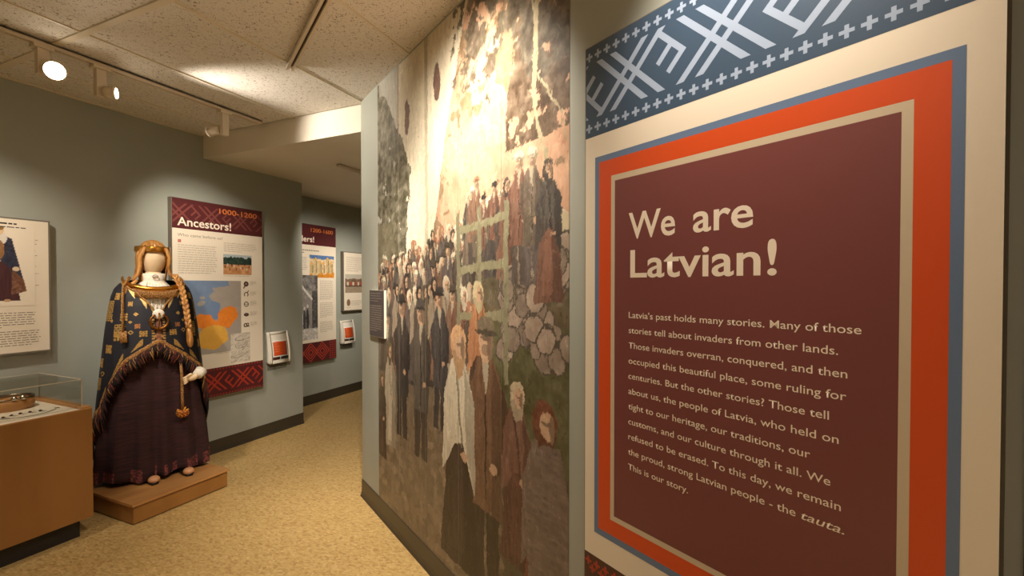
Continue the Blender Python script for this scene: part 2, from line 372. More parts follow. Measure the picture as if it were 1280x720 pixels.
# ---------------------------------------------------------------- pattern of double crosses and combs
def weave(x0, zc, mirror_at=0, count=4, per=.23):
    P = []
    for k in range(count):
        cx = x0 + per*k
        def L(u0, v0, u1, v1):                     # (sum, difference) lattice about the centre, cut level at top and bottom
            f = lambda u, v: (cx + (u-v)/2, zc + (u+v)/2)
            q = clip([f(u0, v0), f(u1, v0), f(u1, v1), f(u0, v1)], cx-1, cx+1, zc-.07, zc+.07)
            if q: P.append(q)
        for a_, b_ in ((.013, .032), (-.032, -.013)):
            L(a_, -.2, b_, .2); L(-.2, a_, .2, b_)
        if k % 2 == 0:
            for sg in (1, -1):
                L(sg*.135, sg*-.153, sg*.153, sg*-.013)
                for v0 in (-.153, -.100): L(sg*.073, sg*v0, sg*.136, sg*(v0+.018))
    return P
def crosses(x0, x1, z, st=.0297, r=.0108, t=.0032):
    P = []; n_ = int((x1-x0)/st)+1
    for k in range(n_):
        x = x0+k*st; P += [R4(x-r, x+r, z-t, z+t), R4(x-t, x+t, z-r, z+r)]
    return P
def words(x0, x1, z, h, seed=0, full=True):
    r = random.Random(seed); P = []; x = x0
    end = x1 if full else x0+(x1-x0)*r.uniform(.4, .9)
    while x < end:
        w = r.uniform(.008, .035); P.append(R4(x, min(x+w, end), z, z+h)); x += w+.005
    return P
def para(x0, x1, z1, z0, lh, h, seed):
    P = []; z = z1; k = 0; r = random.Random(seed)
    while z > z0: P += words(x0, x1 - r.uniform(0, .08)*(x1-x0), z, h, seed+k, z-lh > z0); z -= lh; k += 1
    return P

# ---------------------------------------------------------------- BOARD on the diagonal wall
TH = .04
def board(label, w, z0, z1, loc, rz, th=TH, cat='display board'):
    t = thing('display_board', label, cat, loc, rz)
    MB().box(0, w, -th, 0, z0, z1).build('panel', PANEL, t)
    return t, Print(t, -th)
bw = .754; s0 = -.853
bt, pr = board('large title board on the near right wall, maroon field in orange and blue borders', bw, .44, 1.902, RP(s0, 0), rz_R)
E = lambda s_: s_-s0
pr.lay('printed_ground', [R4(.002, bw, .442, 1.9)], PAPER)
pr.lay('printed_band', [R4(.002, bw, 1.667, 1.9)], SLATE); pr.k -= 1
pr.lay('printed_band', [R4(.002, bw, .442, .585)], BROWNP)
bx = (.004, bw, 1.67, 1.9)
pr.lay('printed_pattern', weave(E(-.712-.46), 1.785, count=6) + crosses(E(-.482-.0297*12), E(-.1), 1.691) + crosses(E(-.482-.0297*12), E(-.1), 1.8745), PALEB, bx); pr.k -= 1
pr.lay('printed_pattern', crosses(E(-.838), E(-.1), .564) + crosses(E(-.823), E(-.1), .548, .0297) + weave(E(-.712), .46, count=4), REDP, (.004, bw, .443, .583))
pr.lay('printed_border', [R4(E(-.817), E(-.136), .648, 1.612)], BLUEP)
pr.lay('printed_border', [R4(E(-.803), E(-.150), .664, 1.597)], ORANGE)
pr.lay('printed_border', [R4(E(-.763), E(-.190), .702, 1.556)], BEIGE)
pr.lay('printed_field', [R4(E(-.751), E(-.204), .715, 1.542)], MAROON)
pr.k += 1
pr.text('We', E(-.708), 1.396, .0635, WHITEP, x1=E(-.583), off=.014, name='title')
pr.text('are', E(-.541), 1.396, .0635, WHITEP, x1=E(-.418), off=.014, name='title')
pr.text('Latvian!', E(-.703), 1.305, .0665, WHITEP, x1=E(-.376), off=.014, name='title')
body = [("Latvia's past holds many stories. Many of those", -.250), ("stories tell about invaders from other lands.", -.281),
 ("Those invaders overran, conquered, and then", -.268), ("occupied this beautiful place, some ruling for", -.269),
 ("centuries. But the other stories? Those tell", -.293), ("about us, the people of Latvia, who held on", -.279),
 ("tight to our heritage, our traditions, our", -.320), ("customs, and our culture through it all. We", -.290),
 ("refused to be erased. To this day, we remain", -.275), ("the proud, strong Latvian people - the", -.342), ("This is our story.", -.549)]
for i, (t_, e_) in enumerate(body):
    pr.text(t_, E(-.707), 1.2085-.0359*i-.0003*i, .0150, WHITEP, x1=E(e_), off=.004)
pr.text("tauta.", E(-.333), 1.2085-.0359*9-.0027, .0150, WHITEP, x1=E(-.270), off=.004, shear=.25)

# ---------------------------------------------------------------- BOARD Ancestors
rzL = PI/2
at_, pr = board('tall history board titled Ancestors behind the costumed mannequin', .70, .44, 1.905, (-3.469, 1.975, 0), rzL)
w = .70
pr.lay('printed_ground', [R4(.004, w, .442, 1.903)], PAPER)
pr.lay('printed_band', [R4(.004, w, 1.69, 1.903)], DMAROON); pr.k -= 1
pr.lay('printed_band', [R4(.004, w, .442, .66)], DMAROON)
pr.lay('printed_pattern', weave(.05, 1.80, count=5), FAINT, (.006, w, 1.692, 1.90)); pr.k -= 1
pr.lay('printed_pattern', weave(.06, .552, count=4) + crosses(0, .7, .452, .024, .006, .003) + crosses(0, .7, .648, .024, .006, .003), REDP, (.006, w, .443, .658))
pr.text('1000-1200', .338, 1.835, .040, AMBER, width=.314, off=.016)
pr.text('Ancestors!', .038, 1.712, .062, WHITEP, width=.394, off=.016, name='title')
pr.text('Who came before us?', .038, 1.636, .022, INK, width=.324, off=.0)
pr.lay('printed_icon', [R4(.04, .062, 1.592, 1.613)], mat('rose_ink', (200, 120, 110), .5))
pr.lay('printed_text', para(.04, .32, 1.572, 1.36, .0165, .005, 3) + para(.37, .65, 1.612, 1.545, .0155, .005, 9) + words(.37, .58, 1.358, .004, 4), INK2)
cv = Canvas(.236, .156, .004, (120, 130, 120))
cv.put(cv.rect(0, .3, .1, .2), (176, 186, 190)); tr = cv.noise(.03, 3, 4)
cv.put((cv.Z > .075) & (cv.Z < .115+.035*tr), (44, 62, 52), 30, 3); cv.put(cv.Z < .078, (196, 142, 96), 36, 6, .02, 2)
for k in range(12):
    x = .015+.018*k; cv.put(cv.ell(x, .06+.02*math.sin(k*2.3), .0045, .012), [(70, 50, 40), (210, 200, 190), (110, 60, 50)][k % 3])
cv.build('printed_photograph', at_, .366, -.0415, 1.372)
# map
cv = Canvas(.502, .548, .004, (170, 162, 152))
nz = cv.noise(.12, 4, 11); nz2 = cv.noise(.09, 4, 5)
X_, Z_ = cv.X, cv.Z
sea = (Z_ > .30+.10*(nz-.5)) & (X_ < .40+.16*(nz-.5)); cv.put(sea, (120, 140, 170), 6, 3)
cv.put((X_ < .16+.1*(nz-.5)) & (Z_ > .1), (120, 140, 170), 6, 3)
cv.put(((X_-.36)/(.12+.05*(nz2-.5)))**2+((Z_-.43)/(.07+.05*(nz-.5)))**2 < 1, (168, 158, 148), 4, 2)
cv.put(cv.poly([(.27, .50), (.33, .5), (.42, .44), (.40, .548), (.5, .548), (.5, 0), (.4, .1)]), (166, 156, 146), 4, 2)
cv.put((((X_-.29)/.045)**2+((Z_-.32)/.07)**2 < 1+.8*(nz-.5)), (116, 138, 172))
cv.put((((X_-.40)/(.075))**2+((Z_-.27)/(.085))**2 < 1+1.1*(nz2-.5)) | (((X_-.22)/.08)**2+((Z_-.25)/.055)**2 < 1+(nz-.5)) | (cv.rect(.2, .40, .19, .25) > 0), (232, 134, 48), 8, 3)
cv.put((((X_-.28)/.115)**2+((Z_-.12)/.095)**2 < 1+.9*(nz-.5)), (226, 172, 74), 8, 3)
cv.put((((X_-.29)/.035)**2+((Z_-.31)/.05)**2 < 1+.8*(nz-.5)), (116, 138, 172))
cv.warp(.02, .06, 3); cv.put(cv.ell(.2, .42, .02, .012), (170, 162, 150)); cv.put(cv.ell(.19, .38, .03, .018, .4), (170, 162, 150))
cv.build('printed_map', at_, .006, -.0415, .774)
INKB = mat('brown_ink', (92, 70, 62), .5)
def ring(cx, cz, r0, r1, a0=0, a1=2*PI, n_=20, sq=1):
    return [[(cx+r0*math.cos(t0), cz+sq*r0*math.sin(t0)), (cx+r1*math.cos(t0), cz+sq*r1*math.sin(t0)), (cx+r1*math.cos(t1), cz+sq*r1*math.sin(t1)), (cx+r0*math.cos(t1), cz+sq*r0*math.sin(t1))]
            for t0, t1 in [(a0+(a1-a0)*i/n_, a0+(a1-a0)*(i+1)/n_) for i in range(n_)]]
pr.k = 8
for ic in (ring(.553, 1.298, .004, .021) + [strip((.545, 1.285), (.53, 1.262), .008)], ring(.553, 1.213, .013, .020, -1, 4) + [strip((.56, 1.225), (.575, 1.245), .006)],
           ring(.553, 1.135, .015, .021) + [strip((.535, 1.135), (.571, 1.135), .004)], ring(.553, 1.05, .002, .022, sq=.65), ring(.545, .966, .008, .016) + ring(.563, .97, .006, .013) + [strip((.53, .955), (.58, .955), .005)]):
    pr.lay('printed_drawing', ic, INKB); pr.k = 8
pr.lay('printed_captions', sum([para(.588, .645, z_+.018, z_-.012, .009, .003, i) for i, z_ in enumerate((1.298, 1.213, 1.135, 1.05, .966))], []) + words(.3, .5, .765, .003, 8), INK2)
cv = Canvas(.163, .231, .0025, (220, 210, 194))
for x_, z_, rx_, rz_ in ((.09, .14, .055, .030), (.09, .145, .035, .018), (.07, .06, .07, .02), (.12, .20, .09, .025)):
    cv.put(cv.ell(x_, z_, rx_, rz_, .2), (150, 140, 126)); cv.put(cv.ell(x_, z_+.003, rx_*.92, rz_*.88, .2), (216, 206, 190))
cv.strokes(240, .014, .0012, 6, 4, ang=(.3, .4), cols=[(168, 158, 144), (200, 190, 174)]); cv.warp(.006, .03, 5)
cv.build('printed_sketch', at_, .42, -.0416, .675)

# ---------------------------------------------------------------- BOARD Invaders, small board, poster
vt, pr = board('tall history board dated 1200-1600 on the recessed corridor wall', .745, .458, 1.942, (-3.949, 3.24, 0), rzL)
w = .745
pr.lay('printed_ground', [R4(.004, w, .46, 1.94)], PAPER)
pr.lay('printed_band', [R4(.004, w, 1.72, 1.94)], DMAROON); pr.k -= 1
pr.lay('printed_band', [R4(.004, w, .46, .672)], DMAROON)
dia = []
for cx, cz, big in ((.38, .566, 1), (.54, .566, 0), (.2, .566, 0), (.04, .566, 1)):
    for r_ in (.034, .066, .098):
        for sx_, sz_ in ((1, 1), (1, -1), (-1, 1), (-1, -1)): dia.append(strip((cx+sx_*r_, cz), (cx, cz+sz_*r_), .009))
for x_ in (.655, .69, .725):
    for k in range(9): dia.append(strip((x_-.012, .47+.024*k), (x_, .482+.024*k), .006)); dia.append(strip((x_, .482+.024*k), (x_+.012, .47+.024*k), .006))
pr.lay('printed_pattern', dia, mat('tomato_print', (190, 74, 52), .4), (.006, w, .462, .67))
pr.text('1200-1600', .391, 1.862, .042, AMBER, width=.313, off=.016)
pr.text('Invaders!', .085, 1.752, .062, WHITEP, width=.350, off=.016, name='title')
pr.lay('printed_text', words(.1, .5, 1.655, .012, 2) + words(.1, .3, 1.63, .01, 5) + para(.1, .34, 1.58, 1.43, .018, .005, 3), INK)
pr.lay('printed_text', para(.51, .70, 1.335, 1.13, .0155, .004, 7) + para(.51, .70, 1.09, .92, .0155, .004, 8) + para(.51, .70, .88, .76, .0155, .004, 6), INK)
cv = Canvas(.345, .242, .004, (86, 120, 170))
cv.put(cv.Z < .2+.04*(cv.noise(.05, 3, 2)-.5), (224, 200, 160), 30, 4)
for x_, h_ in ((.03, .14), (.08, .19), (.14, .16), (.19, .15), (.25, .2), (.3, .16)):
    cv.put(cv.rect(x_-.022, x_+.022, .03, h_), (206, 180, 132), 20, 3); cv.put(cv.poly([(x_-.026, h_), (x_+.026, h_), (x_, h_+.03)]), (220, 170, 90)); cv.put(cv.rect(x_+.01, x_+.022, .05, h_-.01), (140, 120, 96))
cv.put(cv.Z < .07*cv.noise(.05, 2, 6)+.01*0, (214, 140, 50), 30, 8); cv.strokes(400, .01, .004, 22, 3); cv.build('printed_painting', vt, .371, -.0415, 1.373)
cv = Canvas(.377, .69, .005, (150, 146, 140))
nn = cv.noise(.06, 3, 1); cv.put(cv.Z > .52, (120, 116, 112), 60, 7, .04)
cv.put(cv.poly([(.05, .1), (.29, .1), (.29, .46), (.13, .62), (.05, .5)]), (140, 134, 128), 14, 5, .02, 4, .3)
cv.put(cv.rect(.3, .377, .12, .52), (84, 80, 78), 40, 9); cv.put(cv.poly([(.12, .64), (.31, .44), (.30, .42), (.12, .6)]), (210, 204, 196))
for x_, h_, c_ in ((.1, .2, 60), (.16, .24, 210), (.2, .22, 70), (.24, .24, 60)): cv.put(cv.ell(x_, .1+h_/2, .018, h_/2), (c_, c_, c_)); cv.put(cv.ell(x_, .12+h_, .013, .018), (200, 196, 190))
cv.put(cv.Z < .1+.04*nn, (196, 190, 182), 50, 3); cv.strokes(500, .012, .004, 25, 6); cv.build('printed_photograph', vt, .10, -.0416, .706)

st, pr = board('small cream information board beside the 1200-1600 board', .5, .985, 1.685, (-3.949, 4.098, 0), rzL)
pr.lay('printed_ground', [R4(.014, .492, .995, 1.675)], PAPER)
pr.lay('printed_text', para(.05, .45, 1.62, 1.45, .0165, .004, 3) + para(.13, .42, 1.10, 1.04, .016, .004, 5) + words(.05, .12, 1.02, .004, 6), INK)
cv = Canvas(.44, .22, .005, (190, 184, 170)); cv.put(cv.Z < .15+.03*(cv.noise(.05, 3, 3)), (120, 96, 76), 40, 4); cv.put(cv.Z < .08, (158, 140, 118), 20, 4)
for k in range(9): cv.put(cv.rect(.03+.045*k, .055+.045*k, .09, .125), (170, 80, 60) if k % 2 else (210, 196, 176))
cv.put(cv.rect(0, .44, .075, .085), (90, 76, 64)); cv.build('printed_photograph', st, .03, -.0415, 1.2)
cv2 = ring(.085, 1.083, 0, .03, sq=1.35); pr.lay('printed_portrait', cv2, mat('sepia_print', (140, 112, 84), .5))

pt, pr = board('cream costume poster in grey edging above the glass display case', .52, .915, 1.65, (-3.469, .818, 0), rzL)
pr.lay('printed_ground', [R4(.008, .512, .923, 1.642)], PAPER)
pr.lay('printed_text', words(.16, .385, 1.612, .008, 3) + words(.16, .42, 1.592, .008, 4), BINK)
pr.lay('printed_text', para(.37, .47, 1.535, 1.50, .011, .003, 1) + words(.37, .46, 1.475, .003, 2) + para(.37, .47, 1.45, 1.435, .011, .003, 3) + words(.37, .46, 1.39, .003, 5) + words(.37, .47, 1.35, .003, 5) + words(.37, .47, 1.285, .003, 7)
       + para(.05, .47, 1.135, 1.06, .0125, .0045, 11) + para(.24, .48, 1.035, .95, .0125, .0045, 17), INK)
cv = Canvas(.26, .42, .003, (238, 226, 206))
cv.put(cv.poly([(.06, .03), (.20, .03), (.17, .24), (.09, .24)]), (72, 36, 42), 14, 2, .02, .4, 3)
cv.put(cv.poly([(.03, .08), (.075, .36), (.12, .385), (.17, .36), (.225, .08), (.17, .06), (.165, .2), (.12, .25), (.075, .2), (.06, .1)]), (42, 46, 66), 30, 4, .01)
cv.put(cv.poly([(.165, .06), (.225, .08), (.215, .14), (.17, .2)]), (120, 80, 60), 40, 5, .01)
cv.put(cv.ell(.122, .36, .03, .035), (228, 220, 206)); cv.put(cv.ell(.122, .30, .02, .05), (150, 110, 70), 30, 3, .01)
cv.put(cv.ell(.122, .40, .018, .024), (226, 196, 158)); cv.put(cv.ell(.122, .415, .02, .012), (150, 112, 60)); cv.put(cv.ell(.185, .2, .014, .012), (224, 200, 170))
cv.put(cv.ell(.10, .028, .012, .009), (200, 160, 120)); cv.put(cv.ell(.15, .03, .012, .009), (200, 160, 120))
cv.build('printed_figure', pt, .195, -.0415, 1.175)
cv = Canvas(.15, .085, .003, (36, 38, 52)); cv.strokes(90, .008, .003, 10, 4, cols=[(190, 180, 150), (160, 150, 120)]); cv.build('printed_photograph', pt, .06, -.0415, .955)

# small dark label standing proud over the mural's far edge
lt = thing('wall_label', 'small dark label plate fixed over the far edge of the mural', 'label', RP(-2.60, 0), rz_R)
MB().box(0, .228, -.014, 0, 1.0, 1.259).build('plate', mat('pale_label_edge', (214, 204, 186), .4), lt)
pl = Print(lt, -.014); pl.lay('printed_face', [R4(.0005, .2265, 1.001, 1.2585)], mat('charcoal_print', (74, 68, 70), .45))
pl.lay('printed_text', para(.015, .19, 1.24, 1.19, .014, .003, 2) + para(.015, .2, 1.17, 1.03, .0125, .004, 5), INK)

# ---------------------------------------------------------------- MURAL: a generic painted country crowd
MW, MH = 1.54, CEIL-.004-.085
cv = Canvas(MW, MH+.0, .0031, (150, 140, 118)); U = cv.X; Zw = cv.Z+.085
n1 = cv.noise(.25, 5, 1); n2 = cv.noise(.06, 4, 2); n3 = cv.noise(.02, 3, 3)
cv.put(np.ones_like(U), (214, 200, 182), 14, 4, .3)                                   # pale sky and plaster
cv.put((U < .30+.02*n1) & (Zw > 1.45), (176, 172, 166), 20, 5, .2)
# pale tower wall
cv.put((U > .29) & (U < .98) & (Zw > 1.35), (222, 208, 186), 14, 6, .2, .5, 2)
cv.put(cv.rect(.60, .63, 1.3, 3), (190, 176, 152), 6, 2); cv.put(cv.rect(.285, .297, 1.3, 3), (172, 158, 140))
for x_, z_, rz_ in ((.40, 2.10, .085), (.72, 2.16, .085)):
    cv.put(cv.ell(x_, z_-.085, .03, rz_), (128, 92, 84), 10, 2)
# rust-coloured roof slope and tree with bare limbs
roof = cv.poly([(.66, 1.36), (.80, 1.84), (.98, 2.40-.085), (1.6, 2.4), (1.6, 1.40), (1.1, 1.52)])
cv.put(roof, (214, 158, 126), 28, 7, .08)
cv.put(cv.poly([(.62, 1.28), (1.6, 1.28), (1.6, 1.40), (1.1, 1.50), (.66, 1.36)]), (206, 186, 152), 14, 7, .1)
cv.put(cv.rect(.86, 1.6, 1.1, 1.36), (104, 92, 70), 30, 4, .05)
f1 = (n1 + .5*n2 > .86) & (roof > 0); cv.put(f1, (128, 104, 72), 34, 5, .03, alpha=.7)
cv.put(((U > 1.24+.1*(n1-.5)) & (Zw > 1.74)) & (n2 > .34), (98, 78, 60), 50, 5, .03, alpha=.9)
cv.put((U > .90+.45*(n1-.5)+.2*(n2-.5)) & (Zw > 2.0+.5*(n1-.5)) & (n2 > .42), (96, 86, 72), 50, 8, .03, alpha=.85)
for (x0, z0, x1, z1, w_) in ((1.40, 2.30, 1.38, 1.85, .022), (1.38, 1.85, 1.44, 1.66, .014), (1.40, 2.1, 1.33, 2.28, .01), (1.39, 1.95, 1.50, 1.80, .009), (1.44, 1.7, 1.46, 1.5, .012), (1.50, 1.80, 1.53, 1.7, .006)):
    cv.put(cv.poly(strip((x0, z0-.085), (x1, z1-.085), w_)), (176, 160, 126), 20, 4, .02)
# left foliage
lf = (U < .03+.36*np.clip((2.32-Zw)/.35, 0, 1)**.6*(.55+.8*n1)) & (Zw > 1.30) & (n2 > .28)
cv.put(lf, (112, 106, 88), 56, 9, .03)
cv.put((U < .24) & (Zw < 1.62) & (Zw > 1.2), (118, 110, 84), 26, 9, .04, alpha=.7)
# ground: earth path, grass bank, cobbles
gz = 1.12-.0*U
cv.put(Zw < 1.22, (112, 96, 72), 26, 5, .06)
cv.put((Zw < 1.16) & (U > .8+.2*n1), (96, 92, 58), 26, 6, .05)
cv.put(Zw < .95-.25*U/1.5, (122, 102, 80), 22, 6, .05)
cv.put((Zw < .72) & (U > .95) , (92, 82, 60), 22, 6, .05)
r = np.random.default_rng(5)
for _ in range(420):                                                                # cobbles low on the path
    x_ = r.uniform(0, 1.2); z_ = r.uniform(.0, .62); s_ = .016+.014*(1-z_/.7)
    k_ = r.uniform(.82, 1.12); cv.put(cv.ell(x_, z_, s_*1.25, s_*.8, r.normal(0, .4)), (138*k_, 116*k_, 92*k_), 8, 3, .02, alpha=.7)
for _ in range(60):                                                                 # field stones, right
    x_ = r.uniform(1.22, 1.56); z_ = r.uniform(1.06, 1.40)-.085; s_ = r.uniform(.028, .052); k_ = r.uniform(.8, 1.15)
    cv.put(cv.ell(x_, z_, s_*1.12, s_*1.0, k_*9), (88, 76, 66)); cv.put(cv.ell(x_, z_, s_, s_*.86, k_*9), (150*k_, 128*k_, 114*k_), 22, 4, .03)
for x_, z_, s_ in ((1.42, .42, .08), (1.50, .52, .07), (1.45, .30, .08), (1.53, .36, .07), (1.38, .26, .05)):
    cv.put(cv.ell(x_, z_-.02, s_*1.1, s_*.75), (44, 40, 32)); cv.put(cv.ell(x_, z_, s_, s_*.65), (88, 82, 64), 12, 4, .03)
# anonymous standing folk: coat or skirt, torso, head, hat or kerchief
def folk(x, zt, h, coat, low, hat, kind, a_=.95):
    z0 = zt-h; hw = h*.125; hd = h*.060; P = cv.put; dk = lambda c, k: tuple(v*k for v in c)
    face = (204, 158, 126)
    if kind == 'w':
        P(cv.poly([(x-hw*1.3, z0), (x+hw*1.3, z0), (x+hw*.65, z0+h*.58), (x-hw*.65, z0+h*.58)]), low, 20, 3, .012, .35, 5, a_)
        P(cv.poly([(x+hw*.2, z0), (x+hw*1.3, z0), (x+hw*.65, z0+h*.58), (x+hw*.3, z0+h*.58)]), dk(low, .72), 12, 4, .012, .4, 4, .6)
        P(cv.poly([(x-hw*.5, z0+h*.06), (x+hw*.4, z0+h*.06), (x+hw*.3, z0+h*.5), (x-hw*.3, z0+h*.5)]), dk(low, 1.25), 14, 6, .012, .4, 4, .5)
        P(cv.poly([(x-hw*1.15, z0+h*.36), (x-hw*1.0, z0+h*.70), (x-hw*.45, z0+h*.86), (x+hw*.4, z0+h*.86), (x+hw, z0+h*.7), (x+hw*1.05, z0+h*.32), (x+hw*.3, z0+h*.52), (x-hw*.2, z0+h*.50)]), coat, 26, 5, .012, .4, 4, a_)
        P(cv.poly([(x+hw*.35, z0+h*.84), (x+hw, z0+h*.7), (x+hw*1.05, z0+h*.32), (x+hw*.5, z0+h*.5)]), dk(coat, .74), 12, 7, .012, .4, 4, .7)
        P(cv.poly(strip((x-hw*.2, z0+h*.86), (x+hw*.25, z0+h*.5), hw*.12)), dk(coat, .6), alpha=.8)
        P(cv.ell(x, z0+h*.925, hd*1.05, hd*1.35), hat, 18, 3, .01); P(cv.poly([(x-hd, z0+h*.9), (x+hd*1.1, z0+h*.9), (x+hd*.5, z0+h*.80), (x-hd*.1, z0+h*.78)]), dk(hat, .86), 12, 3, .01)
        P(cv.ell(x+hd*.25, z0+h*.915, hd*.6, hd*.9), face, 14, 3, .008); P(cv.ell(x+hd*.62, z0+h*.91, hd*.25, hd*.8), dk(face, .7)); P(cv.ell(x+hd*.2, z0+h*.925, hd*.42, hd*.12), dk(face, .66))
    else:
        P(cv.poly([(x-hw*.75, z0), (x-hw*.12, z0), (x-hw*.02, z0+h*.4), (x+hw*.1, z0), (x+hw*.7, z0), (x+hw*.65, z0+h*.5), (x-hw*.7, z0+h*.5)]), low, 16, 3, .012, .4, 4, a_)
        P(cv.poly([(x-hw*.8, z0+h*.30), (x-hw*.92, z0+h*.70), (x-hw*.4, z0+h*.86), (x+hw*.4, z0+h*.86), (x+hw*.92, z0+h*.72), (x+hw*.85, z0+h*.30)]), coat, 22, 5, .012, .4, 4, a_)
        P(cv.poly([(x+hw*.3, z0+h*.30), (x+hw*.35, z0+h*.84), (x+hw*.92, z0+h*.72), (x+hw*.85, z0+h*.30)]), dk(coat, .76), 12, 7, .012, .4, 4, .7)
        for sg in (-1, 1): P(cv.poly([(x+sg*hw*.75, z0+h*.78), (x+sg*hw*1.12, z0+h*.70), (x+sg*hw*1.05, z0+h*.50), (x+sg*hw*.5, z0+h*.44), (x+sg*hw*.45, z0+h*.49), (x+sg*hw*.8, z0+h*.54)]), dk(coat, .9 if sg < 0 else .7), 12, 8, .012, .5, 3)
        P(cv.poly([(x-hw*.2, z0+h*.86), (x+hw*.2, z0+h*.86), (x, z0+h*.70)]), (176, 160, 138)); P(cv.poly(strip((x, z0+h*.72), (x, z0+h*.34), hw*.08)), dk(coat, .55))
        P(cv.ell(x, z0+h*.91, hd*.78, hd*1.15), face, 14, 3, .008); P(cv.ell(x+hd*.45, z0+h*.905, hd*.35, hd*.95), dk(face, .7)); P(cv.ell(x, z0+h*.925, hd*.6, hd*.12), dk(face, .6)); P(cv.ell(x, z0+h*.885, hd*.5, hd*.35), dk(face, .62), alpha=.6)
        P(cv.ell(x, z0+h*.968, hd*.95, hd*.62), hat, 12, 3, .01); P(cv.ell(x, z0+h*.945, hd*1.25, hd*.18), dk(hat, .7))
    P(cv.ell(x+hw*.4, z0+h*.47, hd*.42, hd*.32), (190, 144, 112))
cols_c = [(84, 72, 66), (110, 94, 80), (136, 96, 76), (98, 86, 86), (168, 148, 126), (128, 82, 66), (78, 70, 68)]
cols_h = [(60, 52, 50), (206, 190, 164), (176, 112, 80), (84, 72, 62), (220, 206, 182)]
for row, (zt, h, n_, x0, x1) in enumerate(((1.42, .34, 34, .02, .98), (1.36, .40, 30, .0, 1.0), (1.28, .46, 20, .0, 1.02), (1.64, .30, 9, .96, 1.24), (1.72, .44, 3, 1.28, 1.46))):
    for k in range(n_):
        x_ = x0+(x1-x0)*(k+r.uniform(.1, .9))/n_; dz = r.normal(0, .025)
        folk(x_, zt-.085+dz+.10*x_*(row < 2), h, cols_c[r.integers(7)], cols_c[r.integers(7)], cols_h[r.integers(5)], 'wm'[r.integers(2)], .9)
for z_ in (1.16, 1.34, 1.50): cv.put(cv.poly(strip((.9, z_-.085), (1.24, z_-.06), .03)), (142, 136, 104), 10, 3)      # plain rail fence
for x_ in (.9, 1.06, 1.23): cv.put(cv.rect(x_-.014, x_+.014, .86, 1.49), (136, 130, 100), 10, 3)
for (x_, zt, h, c1, c2_, hh, kd) in ((.14, 1.16, .62, (104, 92, 78), (82, 70, 58), (72, 66, 58), 'm'), (.33, 1.24, .72, (70, 62, 60), (60, 52, 48), (58, 52, 50), 'm'),
        (.55, 1.22, .74, (98, 88, 80), (70, 60, 54), (84, 78, 74), 'm'), (.74, 1.28, .62, (80, 74, 76), (66, 58, 56), (60, 54, 54), 'm'),
        (1.05, 1.30, .56, (190, 120, 76), (84, 60, 48), (206, 184, 140), 'w'), (.17, .98, .55, (176, 160, 138), (170, 154, 134), (120, 96, 66), 'w'),
        (.05, .80, .46, (96, 80, 60), (80, 62, 50), (120, 96, 60), 'w')):
    folk(x_, zt-.085, h, c1, c2_, hh, kd)
folk(1.10, 1.085, 1.02, (122, 84, 60), (58, 46, 38), (120, 104, 84), 'm')
folk(.90, 1.04, .97, (204, 190, 168), (62, 48, 40), (214, 160, 112), 'w')
folk(1.29, .88, .62, (128, 84, 70), (94, 56, 46), (196, 172, 142), 'w')
folk(1.43, .84, .86, (124, 104, 96), (136, 68, 48), (126, 70, 48), 'w')
cv.put(cv.poly([(1.36, .18), (1.33, .50), (1.41, .70), (1.50, .72), (1.56, .5), (1.56, .24), (1.46, .30)]), (122, 102, 94), 18, 6, .02, 2, .5)
cv.strokes(6500, .014, .003, 14, 3, region=(Zw > 1.45)); cv.strokes(7000, .009, .0024, 11, 5, region=(Zw <= 1.45))
cv.warp(.010, .06, 70); cv.warp(.004, .016, 80)
cv.strokes(5000, .007, .0022, 13, 9)
gm = cv.a.mean(-1, keepdims=True); cv.a = gm+(cv.a-gm)*.72; cv.a[..., 2] *= .96
cv.a = cv.a*(1+.16*(cv.noise(.03, 4, 31, .5, 2)-.5)[..., None])
mt = thing('mural', 'wall-high painted mural of a country crowd on the diagonal wall', 'mural', RP(-2.494, 0), rz_R)
cv.build('printed_sheet', mt, 0, -.0012, .085, MURALM)
for x_ in (.297, .60, .90, 1.2): MB().box(x_-.0006, x_+.0006, -.0018, -.0012, .085, CEIL-.004).build('sheet_seam', mat('seam', (130, 118, 100), .5), mt)

# ---------------------------------------------------------------- tracks and heads
def track(label, p0, p1, z):
    p0 = Vector(p0); p1 = Vector(p1); d = p1-p0
    t = thing('lighting_track', label, 'light track', (p0.x, p0.y, z), math.atan2(d.y, d.x)); L_ = d.length
    MB().box(0, L_, -.018, -.006, -.018, 0).box(0, L_, .006, .018, -.018, 0).box(0, L_, -.018, .018, -.004, 0).build('rail', WHITEM, t)
    MB().box(.03, L_-.03, -.006, .006, -.006, -.004).build('conductor_slot', mat('slot_brown', (60, 50, 40), .6), t)
    return t
track('long white light track on the tiled ceiling before the left wall', (-2.79, -1.2), (-2.79, 2.17), CEIL-.002)
e0 = RP(-2.54, 0, .467); e1 = RP(.9, 0, .467)
track('white light track on the tiled ceiling along the mural wall', (e1.x, e1.y), (e0.x, e0.y), CEIL-.002)
track('short light track under the lower corridor ceiling', (-2.66, 5.2), (-2.66, 2.74), LOWC)
